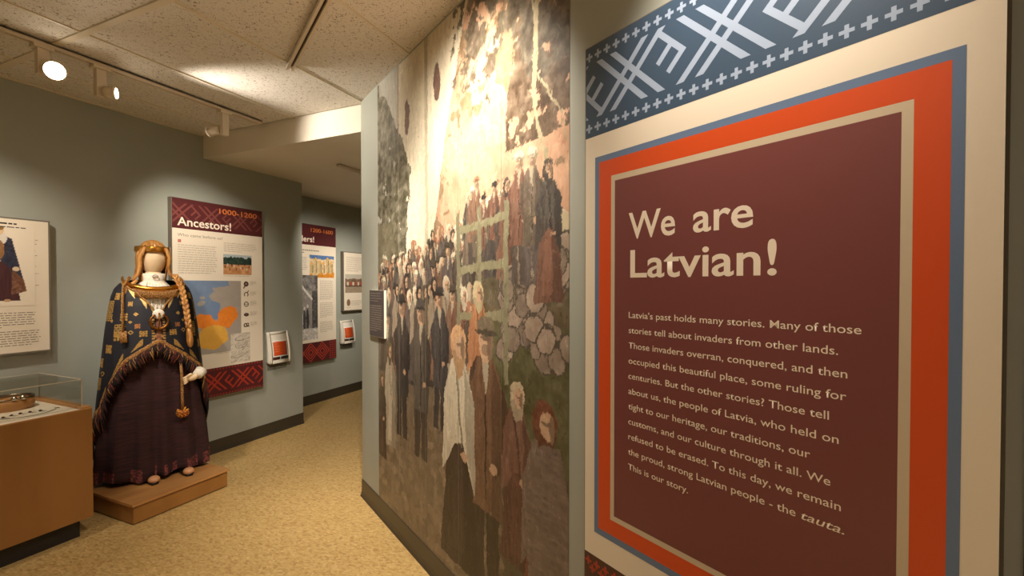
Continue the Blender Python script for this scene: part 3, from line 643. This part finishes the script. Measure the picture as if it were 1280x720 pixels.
def head(label, x, y, aim, zt=CEIL-.02, power=10, cone=60, drop=.14, hoff=(0, 0), lamp_r=.042, on=True, len_=.09):
    t = thing('track_light', label, 'spotlight', (x, y, zt), 0, None)
    MB().box(-.022, .022, -.035, .035, -.016, 0).build('adapter', WHITEM, t)
    MB().box(-.014, .014, -.02, .02, -drop, -.016).build('driver_box', WHITEM, t)
    a_ = Vector(aim).normalized(); c0 = Vector((hoff[0], hoff[1], -drop+.025))
    p = [c0 - a_*len_, c0-a_*len_*.95, c0-a_*len_*.5, c0]
    MB().tube(p, [lamp_r*.7, lamp_r*.9, lamp_r, lamp_r*1.02], 20).build('housing', WHITEM, t, True)
    MB().tube([c0-a_*.004, c0+a_*.008], [lamp_r*1.12, lamp_r*1.12], 24).build('rim', WHITEM, t, True)
    MB().tube([c0+a_*.0085, c0+a_*.0095], [lamp_r*.92, lamp_r*.92], 24).build('lens', LAMP if on else SMOKE, t)
    MB().tube([Vector((0, 0, -drop+.05)), (Vector((0, 0, -drop+.02))+c0-a_*len_*.5)/2, c0-a_*len_*.5], .006, 8).build('arm', WHITEM, t)
    if on:
        q = spot('lamp', (0, 0, 0), (1, 0, 0), power, cone, .8); q.location = Vector((x, y, zt))+c0+a_*.02
        look(q, q.location+a_); q.location = c0+a_*.02; q.parent = t
    return t
head('glaring spotlight at the left end of the ceiling track, pointing at the viewer', -2.79, 1.07, (2.4, -.45, -.62), power=6, cone=75, hoff=(.03, .03), lamp_r=.041, drop=.13)
head('spotlight with a small round lit lens, middle of the ceiling track', -2.79, 1.285, (.62, .68, -.02), power=44, cone=62, hoff=(.05, .035), lamp_r=.027, drop=.15, len_=.04)
head('spotlight nearest the lower ceiling, its barrel turned to the left wall', -2.79, 1.92, (-.95, -.22, -.10), hoff=(-.085, -.035), lamp_r=.030, drop=.15, len_=.065, on=False)

# ---------------------------------------------------------------- display case
dc = thing('display_case', 'low maple display case with a clear box cover under the costume poster', 'display case', (-3.17, .65, 0))
lx = lambda x: x+3.17
ly = lambda y: y-.65
MB().box(lx(-3.44), lx(-2.95), ly(-.02), ly(1.25), 0, .1).build('toe_kick', BLACK, dc)
MB().box(lx(-3.44), lx(-2.90), ly(-.05), ly(1.285), .1, .655).build('body', WOOD, dc)
fr = MB(); X0, X1, Y0, Y1 = lx(-3.44), lx(-2.90), ly(-.05), ly(1.285)
fr.box(X0, X0+.035, Y0, Y1, .655, .668); fr.box(X1-.006, X1, Y0, Y1, .655, .660); fr.box(X0+.035, X1-.006, Y1-.04, Y1, .655, .668); fr.box(X0+.035, X1-.006, Y0, Y0+.04, .655, .668)
fr.build('top_edge', WOODE, dc)
MB().box(X0+.036, X1-.007, Y0+.041, Y1-.041, .655, .658).build('deck_liner', PAPER, dc)
gx0, gx1, gy0, gy1, gz0, gz1, tt = X0+.06, X1-.05, Y0+.03, Y1-.02, .668, .805, .004
gx1 = lx(-2.945)
for a_ in ((gx0, gx1, gy0, gy1, gz1-tt, gz1), (gx1-tt, gx1, gy0, gy1, .66, gz1-tt), (gx0, gx0+tt, gy0, gy1, gz0, gz1-tt), (gx0+tt, gx1-tt, gy1-tt, gy1, gz0, gz1-tt), (gx0+tt, gx1-tt, gy0, gy0+tt, gz0, gz1-tt)):
    MB().box(*a_).build('clear_pane', ACRYL, dc)
EDGE = mat('bright_acrylic_edge', (196, 188, 170), .3)
MB().box(gx1-.003, gx1+.001, gy0, gy1, gz1-.003, gz1+.001).box(gx0, gx1, gy1-.003, gy1+.001, gz1-.003, gz1+.001).box(gx0, gx0+.003, gy0, gy1, gz1-.003, gz1+.001).box(gx1-.003, gx1+.001, gy1-.003, gy1+.001, gz0, gz1).box(gx0, gx0+.003, gy1-.003, gy1+.001, gz0, gz1).build('cover_edge', EDGE, dc)
# printed motif on the liner (beasts in a row, as simple strokes)
pm = MB()
def deck(poly, z=.6588): k = len(pm.v); pm.v.extend([(lx(-3.045+(x+2.98)*1.7), ly(1.0+(y-.83)*.53), z) for x, y in poly]); pm.f.append(tuple(range(k, k+len(poly))))
for i in range(5):
    y0 = .86+.062*i+.012; x0 = -2.985-.012*math.sin(i/4*PI)
    deck(strip((x0, y0-.02), (x0-.02, y0+.014), .013))
    for dx, dy in ((-.012, -.016), (.014, -.006), (-.02, .008), (.012, .016)): deck(strip((x0-.005, y0+dy*.6), (x0+dx, y0+dy), .006))
for i in range(26):
    y0 = .83+.0145*i; y1 = y0+.0145; f = lambda y: -2.945-.06*math.sin((y-.83)/.377*PI)**1*1.0+.0
    g2 = lambda y: -2.975+.028*math.sin((y-.83)/.377*PI)
    deck([(g2(y0)-.003, y0), (g2(y0)+.003, y0), (g2(y1)+.003, y1), (g2(y1)-.003, y1)])
for y0 in (.80, 1.232): deck(strip((-2.99, y0-.018), (-2.99, y0+.018), .007)); deck(strip((-3.004, y0), (-2.976, y0), .007))
pm.build('printed_motif', BINK, dc, fix=False)
def cradle(cx, cy, label, R_=.085):
    t = thing('display_stand', label, 'stand', (cx, cy, .6585)); mb = MB()
    outer = [(R_*math.cos(a_), R_*1.15*math.sin(a_)) for a_ in [2*PI*i/28 for i in range(28)]]
    mb.surf([[(x*k, y*k, z) for x, y in outer] for k, z in ((.80, 0), (.92, 0), (.98, .02), (1, .045), (.90, .05), (.84, .045), (.80, 0))])
    mb.build('ring_base', WOODE, t, True); return t
cradle(-3.25, 1.10, 'round wooden cradle under the far neck ring in the glass case'); cradle(-3.04, .90, 'round wooden cradle at the left in the glass case', .07)
def torc(cx, cy, R_, label, z):
    t = thing('neck_ring', label, 'neck ring', (cx, cy, z)); P = [(R_*math.cos(a_), R_*1.15*math.sin(a_), 0) for a_ in [(-.1+.2)+ (2*PI-.3)*i/40 for i in range(41)]]
    MB().tube(P, [.0035+.0045*math.sin(PI*i/40) for i in range(41)], 10).build('hoop', SILVER, t, True)
    mb = MB()
    for k in (-1, 1): mb.ell((R_*math.cos(.1)+.0, k*.016+.01, .004), (.013, .012, .013), 12, 8)
    mb.build('knob', mat('bright_silver', (190, 180, 160), .25, 1), t, True); return t
torc(-3.25, 1.10, .078, 'dark metal neck ring lying on the far wooden cradle', .716)
torc(-3.04, .90, .062, 'dark metal neck ring at the left in the case', .716)

# ---------------------------------------------------------------- brochure holders
def holder(label, blabel, loc, wd=.20, hh=.27):
    t = thing('brochure_holder', label, 'brochure holder', loc, rzL, None)
    MB().box(-.09, .105, -.004, 0, -.06, hh-.02).build('back_plate', SMOKE, t)
    prof = lambda v: -.016-.030*math.sin(PI*(.05+.62*v))-.012*v          # out from the wall
    K = 14
    def sheet(x0, x1, v0, v1, off, m, name, th=.0025, par=t):
        mb = MB(); rows = [[(x0, prof(1-v)-off, v*hh), (x1, prof(1-v)-off, v*hh)] for v in [v0+(v1-v0)*i/K for i in range(K+1)]]
        mb.surf(rows, False); return mb.build(name, m, par, True, thick=th, fix=True)
    sheet(-wd/2, wd/2, 0, 1, -.004, WHITEPL, 'inner_tray')
    sheet(-wd/2, -wd/2+.018, 0, 1, .003, WHITEPL, 'side_frame', .006); sheet(wd/2-.018, wd/2, 0, 1, .003, WHITEPL, 'side_frame', .006)
    sheet(-wd/2+.018, wd/2-.018, .94, 1, .003, WHITEPL, 'top_frame', .006); sheet(-wd/2+.018, wd/2-.018, 0, .09, .003, WHITEPL, 'bottom_frame', .006)
    for sx_ in (-wd/2, wd/2-.004):
        mb = MB(); pts = [(0, v*hh) for v in (0, 1)] ; rows = [[(sx_, -.003, v*hh), (sx_, prof(1-v), v*hh)] for v in [i/K for i in range(K+1)]]
        mb.surf(rows, False); mb.build('side_wall', WHITEPL, t, True, thick=.004)
    b_ = thing('brochure', blabel, 'brochure', loc, rzL)
    sheet(-wd/2+.02, wd/2-.02, .09, .72, .0005, WHITEPL, 'cover', .002, b_)
    sheet(-wd/2+.034, wd/2-.034, .24, .68, .0025, ORANGE, 'printed_square', .0006, b_)
    sheet(-wd/2+.022, -.006, .11, .20, .0025, BROWNP, 'printed_footer', .0006, b_); sheet(.0, wd/2-.022, .11, .20, .0025, BLACK, 'printed_footer', .0006, b_)
    for i, (v, e_) in enumerate(((.60, .02), (.52, .03), (.44, .024), (.36, .03))): sheet(-wd/2+.048, e_-.01, v, v+.025, .0035, AMBER, 'printed_line', .0004, b_)
holder('curved white brochure holder right of the Ancestors board', 'orange-square brochure in the nearer wall holder, beside the wall corner', (-3.47, 2.835, .615))
holder('curved white brochure holder under the small corridor board', 'orange-square brochure in the farther holder under the small board', (-3.95, 4.175, .605))

# ---------------------------------------------------------------- platform
pf = thing('display_platform', 'low wooden platform under the costumed mannequin', 'platform', (-3.12, 1.68, 0))
MB().box(-.315, .305, -.262, .255, .008, .103).build('box_body', WOOD, pf)
MB().box(-.318, .318, -.272, .262, .103, .117).build('top_board', WOODE, pf)
MB().box(-.30, .285, -.25, .24, 0, .008).build('plinth', BLACK, pf)

# ---------------------------------------------------------------- costumed mannequin
mq = thing('mannequin', 'faceless mannequin in a dark spangled shawl, maroon skirt and bronze neck ring', 'mannequin', (-3.165, 1.715, .117), math.radians(-20))
def prof(zs, table):
    z = [t[0] for t in table]; return [(float(np.interp(q, z, [t[1] for t in table])), float(np.interp(q, z, [t[2] for t in table]))) for q in zs]
# (z, half width, half depth)
TSK = [(.03, .283, .175), (.25, .268, .168), (.5, .235, .150), (.7, .19, .13), (.95, .13, .10)]
TSH = [(.15, .290, .215), (.25, .286, .212), (.4, .276, .205), (.66, .252, .186), (.91, .228, .160), (1.05, .210, .138), (1.105, .200, .126), (1.15, .185, .112), (1.18, .162, .098), (1.2, .125, .080), (1.215, .085, .065)]
NS = 120
rows = []
for z in np.linspace(.03, .95, 30):
    (w_, d_), = prof([z], TSK); g = 1-(z-.03)/.95
    rows.append([((d_*(1+.10*(g+.15)*math.sin(13*p+1.1*math.sin(3*p))+.035*g*math.sin(29*p)))*math.cos(p), (w_*(1+.05*g*math.sin(13*p+1.1*math.sin(3*p))))*math.sin(p), z + .012*(1-g)*0 + (.012*math.sin(5*p) if z < .05 else 0)) for p in [2*PI*j/NS for j in range(NS)]])
sk = MB().surf(rows).build('skirt', SKIRT, mq, True, thick=.004)
rows2 = [[(x*1.012, y*1.012, z+dz) for x, y, z in rows[0]] for dz in (.004, .045)]
hb = MB().surf([[(x*(1.012), y*1.012, z) for x, y, z in rows[i]] for i in (0, 1, 2)]).build('skirt_border', noisy(mat('woven_hem', (96, 44, 44), .9), (40, 24, 30), (132, 62, 54), 70, 2, (1, 1, 1.4)), mq, True)
# blouse and neck
bl = [[(d_*math.cos(p), w_*math.sin(p)*(1+.015*math.sin(30*p)), z) for p in [2*PI*j/90 for j in range(90)]] for z, w_, d_ in
      [(.88, .15, .12), (1.0, .15, .118), (1.08, .138, .112), (1.13, .115, .10), (1.165, .085, .082), (1.19, .062, .062), (1.205, .056, .058), (1.240, .066, .066), (1.243, .057, .057)]]
MB().surf(bl).build('blouse', LINEN, mq, True)
hm = MB()
for k in range(-3, 4):
    hm.tube([(.052, .012*k, 1.19), (.083, .016*k, 1.165), (.100, .018*k, 1.135), (.112, .018*k, 1.09), (.119, .018*k, 1.0)], .0035, 6)
hm.build('blouse_pleats', LINEN, mq, True)
MB().tube([(0, 0, 1.17), (.0, 0, 1.25)], .042, 20).build('neck', SKIN, mq, True)
# head: smooth and featureless
hr = []
for i in range(25):
    t = PI*(i+.01)/24.02; z = math.cos(t); k = math.sin(t); taper = 1-.16*max(0, -z)-.0*z
    hr.append([(.012*z+(.084*k*taper)*math.cos(p), .070*k*taper*math.sin(p), 1.332+.104*z) for p in [2*PI*j/36 for j in range(36)]])
MB().surf(hr).build('head', SKIN, mq, True)
# hair shell with parting and locks
hs = []; NP = 144
for i in range(34):
    v = i/33; row = []
    for j in range(NP):
        p = 2*PI*j/NP; a_ = abs((p+PI) % (2*PI)-PI)                    # 0 at the front
        end = float(np.interp(math.degrees(a_), [0, 36, 50, 62, 180], [63, 68, 96, 166, 166]))
        t = math.radians(3+v*(end-3)); kz = math.cos(t); kk = math.sin(t)
        ridge = 1+.018*math.sin(p*34+2*v)*min(1, v*3)+.012*math.sin(p*71)
        part = 1-.10*math.exp(-(p if p < PI else p-2*PI)**2/.012*(1 if kk > 0 else 1))*(1 if v < 1 else 1)*math.exp(-((v-.4)/.9)**2)
        part = part if a_ < .5 else 1
        if t <= PI/2: x, y, z = .098*kk*math.cos(p), .080*kk*math.sin(p)*1.0, 1.338+.112*kz
        else:
            dn = (math.degrees(t)-90)/82; x, y, z = (.098-.02*dn)*math.cos(p)-.01*dn, (.080-.020*dn)*math.sin(p), 1.338-.165*dn
        row.append((x*ridge*part-.006, y*ridge, z-(.006*(1-part)*10 if t < PI/2 else 0)))
    hs.append(row)
MB().surf(hs).build('hair', HAIR, mq, True, thick=.004)
lk = MB()
for side in (-1, 1):
    for k in range(9):
        f = k/8; lk.tube([(.088-.05*f, side*(.050+.026*f), 1.40-.004*k), (.074-.05*f, side*(.071+.008*f), 1.34), (.052-.045*f, side*(.070+.006*f), 1.28), (.045-.03*f, side*(.078+.006*f), 1.24), (.055, side*.105, 1.20)], [.008, .011, .011, .009, .006], 8)
lk.build('hair_locks', HAIR, mq, True)
lk = MB()
for k in range(5): lk.tube([(.055+.004*k, -.085, 1.20), (.055+.003*k, -.115-.003*k, 1.165), (.07+.003*k, -.145, 1.12)], [.009, .008, .006], 7)
lk.build('loose_lock', HAIR, mq, True)
# headband
MB().tube([(.1035*math.cos(p)-.006+.0, .087*math.sin(p), 1.391-.002*math.cos(p)) for p in [2*PI*j/64 for j in range(64)]], [(.003, .0175)]*64, 10, closed=True).build('headband', GOLD, mq, True)
MB().box(.088, .0955, -.046, -.024, 1.377, 1.403).build('headband_plate', mat('pale_gold', (240, 190, 100), .2, 1), mq)
# shawl: one draped sheet with stitched spangles
NPH = 420; NV = 230
ph = np.linspace(-PI, PI, NPH+1)[:-1]; deg = np.degrees(ph)
top = np.interp(np.abs(deg), [0, 12, 30, 50, 75, 110, 180], [.985, 1.065, 1.135, 1.165, 1.19, 1.2, 1.21])
HA = [0, 20, 40, 57, 73, 90, 110, 130, 180]; HR = [.84, .775, .715, .655, .57, .47, .37, .30, .24]; HL = [.84, .785, .725, .60, .46, .37, .30, .25, .24]
hemR = np.interp(np.abs(deg), HA, HR); hemL = np.interp(np.abs(deg), HA, HL)
hem = np.where(deg > 0, hemR, hemL)
V = np.linspace(0, 1, NV)[:, None]; Zs = top[None, :]*(1-V)+hem[None, :]*V
tz = [t[0] for t in TSH]; Wd = np.interp(Zs, tz, [t[1] for t in TSH]); Dp = np.interp(Zs, tz, [t[2] for t in TSH])
fold = 1+.035*np.clip((1.05-Zs)/.6, 0, 1)*(np.sin(7*ph)+.6*np.sin(13*ph+1.1))[None, :]+.006*np.sin(ph*31)[None, :]*np.clip((1.0-Zs)/.3, 0, 1)
Xs = Dp*np.cos(ph)[None, :]*fold; Ys = Wd*np.sin(ph)[None, :]*(1+.4*(fold-1))
co = np.stack([Xs, Ys, Zs], -1).reshape(-1, 3)
# pattern in (arc length a, height Z)
Aa = (ph[None, :]*.205)*np.ones_like(Zs); col = np.zeros((NV, NPH, 4)); col[..., :3] = lin((16, 17, 28)); 
def dye(m, rgb, metal=.8, seed=0):
    m = m & (np.random.default_rng(seed).random(m.shape) < .86)
    col[m] = (*lin(rgb), metal)
def sq(a, z, r_): return (np.abs(Aa-a) < r_) & (np.abs(Zs-z) < r_)
def lattice(a, z, nx_, nz_, st, r_, rgb=(196, 156, 84)):
    for i in range(nx_):
        for j in range(nz_):
            ca, cz = a+(i-(nx_-1)/2)*st, z+(j-(nz_-1)/2)*st
            dye(sq(ca, cz, r_) & ~sq(ca, cz, r_*.45), rgb, .8, i+7*j)
def plus(a, z, r_, t_, rgb=(200, 158, 84)):
    dye(((np.abs(Aa-a) < r_) & (np.abs(Zs-z) < t_)) | ((np.abs(Aa-a) < t_) & (np.abs(Zs-z) < r_)), rgb, .8, int(abs(a)*999))
    for sa in (-1, 1):
        for sz in (-1, 1): dye(sq(a+sa*r_*.75, z+sz*r_*.75, t_), rgb, .8, 3)
def diamond(a, z, r_, rgb=(204, 164, 92), solid=False):
    d = np.abs(Aa-a)+np.abs(Zs-z); dye((d < r_) if solid else ((d < r_) & (d > r_*.55)), rgb, .8, int(abs(z)*999))
for sd in (-1, 1):
    lattice(sd*.285, 1.02, 4, 5, .024, .0105); lattice(sd*.38, .90, 3, 4, .024, .0105)
    plus(sd*.16, .985, .020, .0055); plus(sd*.18, .875, .026, .007); plus(sd*.22, 1.105, .018, .006); lattice(sd*.185, .905, 2, 3, .026, .011)
    plus(sd*.09, .93, .012, .004, (180, 120, 70)); diamond(sd*.12, .895, .014); diamond(sd*.10, 1.0, .012, solid=True); diamond(sd*.125, .955, .010, solid=True)
    diamond(sd*.235, .96, .012, solid=True); plus(sd*.065, .885, .016, .005); plus(sd*.24, .80, .022, .007); plus(sd*.30, .72, .024, .008); lattice(sd*.31, .60, 3, 3, .024, .0105)
    plus(sd*.36, .50, .02, .007); plus(sd*.40, .75, .018, .005); lattice(sd*.33, .42, 3, 4, .02, .009); diamond(sd*.27, .66, .016)
    plus(sd*.13, 1.06, .012, .004); diamond(sd*.155, .93, .010, solid=True); diamond(sd*.37, .62, .012)
hd_ = Zs-hem[None, :]; td = top[None, :]-Zs
st_ = np.floor(np.abs(Aa)/.012)
dye((hd_ < .065) & (hd_ > .03) & (((np.abs(Aa)+.02) % .085) < .05*(1-(hd_-.03)/.05)) & (np.abs(deg)[None, :] < 75), (190, 150, 80), .75, 4)     # stepped triangles above the hem
dye((td < .045*(1-((np.abs(Aa)+.01) % .06)/.06)) & (td > .006) & (np.abs(Aa) < .19), (226, 196, 130), .9, 5)
dye((td < .006) & (np.abs(Aa) < .25), (150, 90, 60), 0, 6)
dye(hd_ < .005, (22, 20, 26), 0)
dye(np.abs(Aa) < .010, (130, 78, 56), 0); dye((np.abs(np.abs(Aa)-.022) < .006) & (((Zs*100) % 1.6) < .9) & (Zs < .97), (196, 150, 84), .8)
me = bpy.data.meshes.new('shawl'); i, j = np.mgrid[0:NV-1, 0:NPH]; j2 = (j+1) % NPH
F = np.stack([i*NPH+j, (i+1)*NPH+j, (i+1)*NPH+j2, i*NPH+j2], -1).reshape(-1, 4)
me.vertices.add(len(co)); me.vertices.foreach_set('co', co.ravel()); me.loops.add(F.size); me.loops.foreach_set('vertex_index', F.ravel().astype(np.int32))
me.polygons.add(len(F)); me.polygons.foreach_set('loop_start', np.arange(0, F.size, 4, dtype=np.int32)); me.update(calc_edges=True)
ca = me.color_attributes.new('Col', 'FLOAT_COLOR', 'POINT'); ca.data.foreach_set('color', col.ravel()); me.shade_smooth()
me.materials.append(SHAWLM); so = bpy.data.objects.new('shawl', me); C.objects.link(so); so.parent = mq
q = so.modifiers.new('s', 'SOLIDIFY'); q.thickness = .004; q.offset = -1
def on_shawl(p, z, out=0):
    w_ = float(np.interp(z, tz, [t[1] for t in TSH]))+out; d_ = float(np.interp(z, tz, [t[2] for t in TSH]))+out
    f = 1+.035*max(0, min(1, (1.05-z)/.6))*(math.sin(7*p)+.6*math.sin(13*p+1.1))
    return Vector((d_*math.cos(p)*f, w_*math.sin(p)*(1+.4*(f-1)), z))
hemz = lambda p: float(np.interp(math.degrees(abs(p)), HA, HR if p > 0 else HL))
pp = np.linspace(-PI*.83, PI*.72, 150)
rows = [[on_shawl(p, hemz(p)+dz, .006+.002*math.sin(p*160)) for p in pp] for dz in (-.013, -.004, .005, .014)]
MB().surf(rows, False).build('hem_band', RIBBON, mq, True, thick=.004)
# fringe strands
fv, ff, fc = [], [], []
pal = [(84, 34, 30), (124, 56, 28), (26, 24, 32), (120, 78, 38), (44, 28, 28), (28, 26, 30), (52, 26, 28), (40, 36, 30), (60, 30, 28), (104, 42, 30), (30, 22, 24), (22, 20, 30), (34, 24, 24), (176, 130, 70)]
fr_ = random.Random(3); fm = MB(); 
for k in range(900):
    p = fr_.uniform(-PI*.83, PI*.72); b0 = on_shawl(p, hemz(p)-.008, .006); dg = math.degrees(abs(p))
    L_ = fr_.uniform(.04, .085)*(1+1.1*(62 < dg < 110)); rad = Vector((b0.x, b0.y, 0)).normalized()
    tan = Vector((-rad.y, rad.x, 0))*fr_.uniform(-.022, .022)
    pts = [b0, b0+Vector((0, 0, -L_*.35))+rad*.010+tan*.4, b0+Vector((0, 0, -L_*.7))+rad*.006+tan, b0+Vector((0, 0, -L_))-rad*.002+tan*1.3]
    n0 = len(fm.v); w_ = fr_.uniform(.0016, .0034); fm.tube(pts, [w_*.7, w_, w_*1.1, w_*.4], 5)
    fc += [(*lin(pal[fr_.randrange(len(pal))]), 1)]*(len(fm.v)-n0)
fo = fm.build('fringe', FRINGEM, mq, True, fix=False); ca = fo.data.color_attributes.new('Col', 'FLOAT_COLOR', 'POINT'); ca.data.foreach_set('color', np.array(fc).ravel()); fo['kind'] = 'stuff'
# neck ring, bead collar, brooch, ribbons
ringp = [(.004+.123*math.cos(p), .146*math.sin(p), 1.205-.058*math.cos(p)+.0) for p in [math.radians(-104)+math.radians(208)*i/60 for i in range(61)]]
MB().tube(ringp, [.006+.0085*math.sin(PI*i/60) for i in range(61)], 14).build('neck_ring', GOLD, mq, True)
bd = MB()
for k in range(34):
    p = math.radians(-44+88*k/33); x, y = .004+.127*math.cos(p), .146*math.sin(p); zt = 1.205-.058*math.cos(p)
    bd.tube([(x, y, zt-.006), (x+.010, y, zt-.030), (x+.013, y, zt-.064+.008*abs(math.sin(k)))], [.003, .0034, .003], 6)
bd.build('pendant_collar', RIBBON, mq, True)
bc = on_shawl(0, .955, .02); 
MB().tube([(bc.x+.004, .043*math.sin(p), .955+.043*math.cos(p)) for p in [math.radians(25)+math.radians(310)*i/40 for i in range(41)]], [.005+.003*math.sin(PI*i/40) for i in range(41)], 10).build('ring_brooch', GOLDD, mq, True)
MB().tube([(bc.x+.008, .0, 1.005), (bc.x+.016, .0, .955), (bc.x+.010, -.004, .905)], [.004, .003, .002], 8).build('brooch_pin', GOLDD, mq, True)
MB().ell((bc.x-.012, 0, .998), (.014, .030, .030)).build('blouse_gather', LINEN, mq, True)
MB().tube([(.073, .013*math.sin(p), 1.222+.010*math.cos(p)) for p in [2*PI*i/20 for i in range(20)]], .0022, 8, closed=True).build('collar_brooch', GOLDD, mq, True)
for sd in (-1, 1):                                                                    # cords along the neck opening
    P_ = [on_shawl(sd*math.radians(a_), float(np.interp(a_, [0, 12, 30, 50, 75, 110], [.985, 1.065, 1.135, 1.165, 1.19, 1.2])), .006) for a_ in np.linspace(2, 70, 24)]
    MB().tube(P_, .005, 8).build('neck_cord', RIBBON, mq, True)
rb = [(.055, -.118, 1.218), (.085, -.150, 1.165), (.110, -.158, 1.09), (.125, -.160, .99), (.143, -.160, .90)]
MB().tube(rb, [(.004, .010)]*5, 10).build('hanging_ribbon', RIBBON, mq, True)
tb = MB()
for k in range(9): tb.tube([(.143+.002*(k % 2), -.172+.003*k, .905), (.156, -.173+.0032*k, .84)], [.003, .0035], 6)
tb.build('ribbon_tassel', RIBBON, mq, True)
br = MB(); Lb = 46
def cl(t):
    return Vector((float(np.interp(t, [0, .3, .6, 1], [.055, .112, .140, .160])), float(np.interp(t, [0, .3, .6, 1], [.100, .125, .138, .150])), float(np.interp(t, [0, .3, .6, 1], [1.235, 1.15, 1.05, .905]))))
for s_ in range(3):
    br.tube([cl(i/Lb)+Vector((.006*math.sin(2*(i*.52+s_*2.094)), .010*math.cos(i*.52+s_*2.094), 0)) for i in range(Lb+1)], .0085, 8)
br.build('braid', HAIR, mq, True)
MB().tube([(.150, .150, .912), (.156, .152, .88), (.160, .155, .83), (.160, .157, .795), (.158, .158, .785)], [.008, .015, .019, .014, .006], 12).build('braid_tuft', HAIR, mq, True)
# hand with curled fingers, cuff
hn = MB(); hc = Vector((.185, .155, .60))
hn.ell(hc, (.024, .034, .022), 16, 10)
for k in range(4):
    b0 = hc+Vector((.012, -.022+.0*k, .012-.011*k)); hn.tube([b0, b0+Vector((.016, -.010, -.002)), b0+Vector((.016, -.022+.002*k, -.008)), b0+Vector((.004, -.024+.002*k, -.010))], [.0072, .007, .0065, .005], 8)
hn.tube([hc+Vector((.008, .0, .018)), hc+Vector((.022, -.010, .022)), hc+Vector((.026, -.024, .016))], [.009, .008, .006], 8)
hn.build('hand', SKIN, mq, True)
MB().tube([hc+Vector((-.03, .06, .03)), hc+Vector((-.005, .03, .006))], [.034, .028], 14).build('blouse_cuff', LINEN, mq, True)
MB().tube([(.155, .105, .74), (.178, .108, .62), (.184, .108, .5), (.19, .108, .40)], [(.008, .003)]*4, 8).build('belt_end', RIBBON, mq, True)
tm = MB(); tr_ = random.Random(9)
for k in range(60):
    c0 = Vector((.192, .108, .395)); dd = Vector((tr_.uniform(-.2, 1), tr_.uniform(-1, 1), tr_.uniform(-1, .4))).normalized()*.034; tm.tube([c0, c0+dd*.6, c0+dd], [.005, .006, .004], 5)
tm.build('belt_tassel', noisy(mat('red_yellow_yarn', (170, 70, 34), .9), (150, 40, 28), (214, 150, 52), 90, 1), mq, True)
# shoes
for y_, x_ in ((-.035, .165), (.135, .165)):
    sh = MB(); rws = []
    for i in range(13):
        u = i/12; hw = .034*math.sin(PI*(.12+.80*u))**.6; hh = .045*(1-.35*u)*math.sin(PI*(.3+.62*u))**.5
        rws.append([(x_-.13+.19*u, y_+hw*math.cos(a_), .004+max(0, hh*math.sin(a_))) for a_ in [2*PI*j/16 for j in range(16)]])
    sh.surf(rws); sh.f.append(tuple(range(16))); sh.f.append(tuple(range(12*16, 13*16))[::-1])
    so_ = sh.build('shoe', BLACK, mq, True); 
    MB().ell((x_+.030, y_, .026), (.034, .030, .020), 16, 10).build('toe_cap', mat('tan_leather', (206, 150, 104), .6), so_, True)
print('built', len(bpy.data.objects), 'objects')
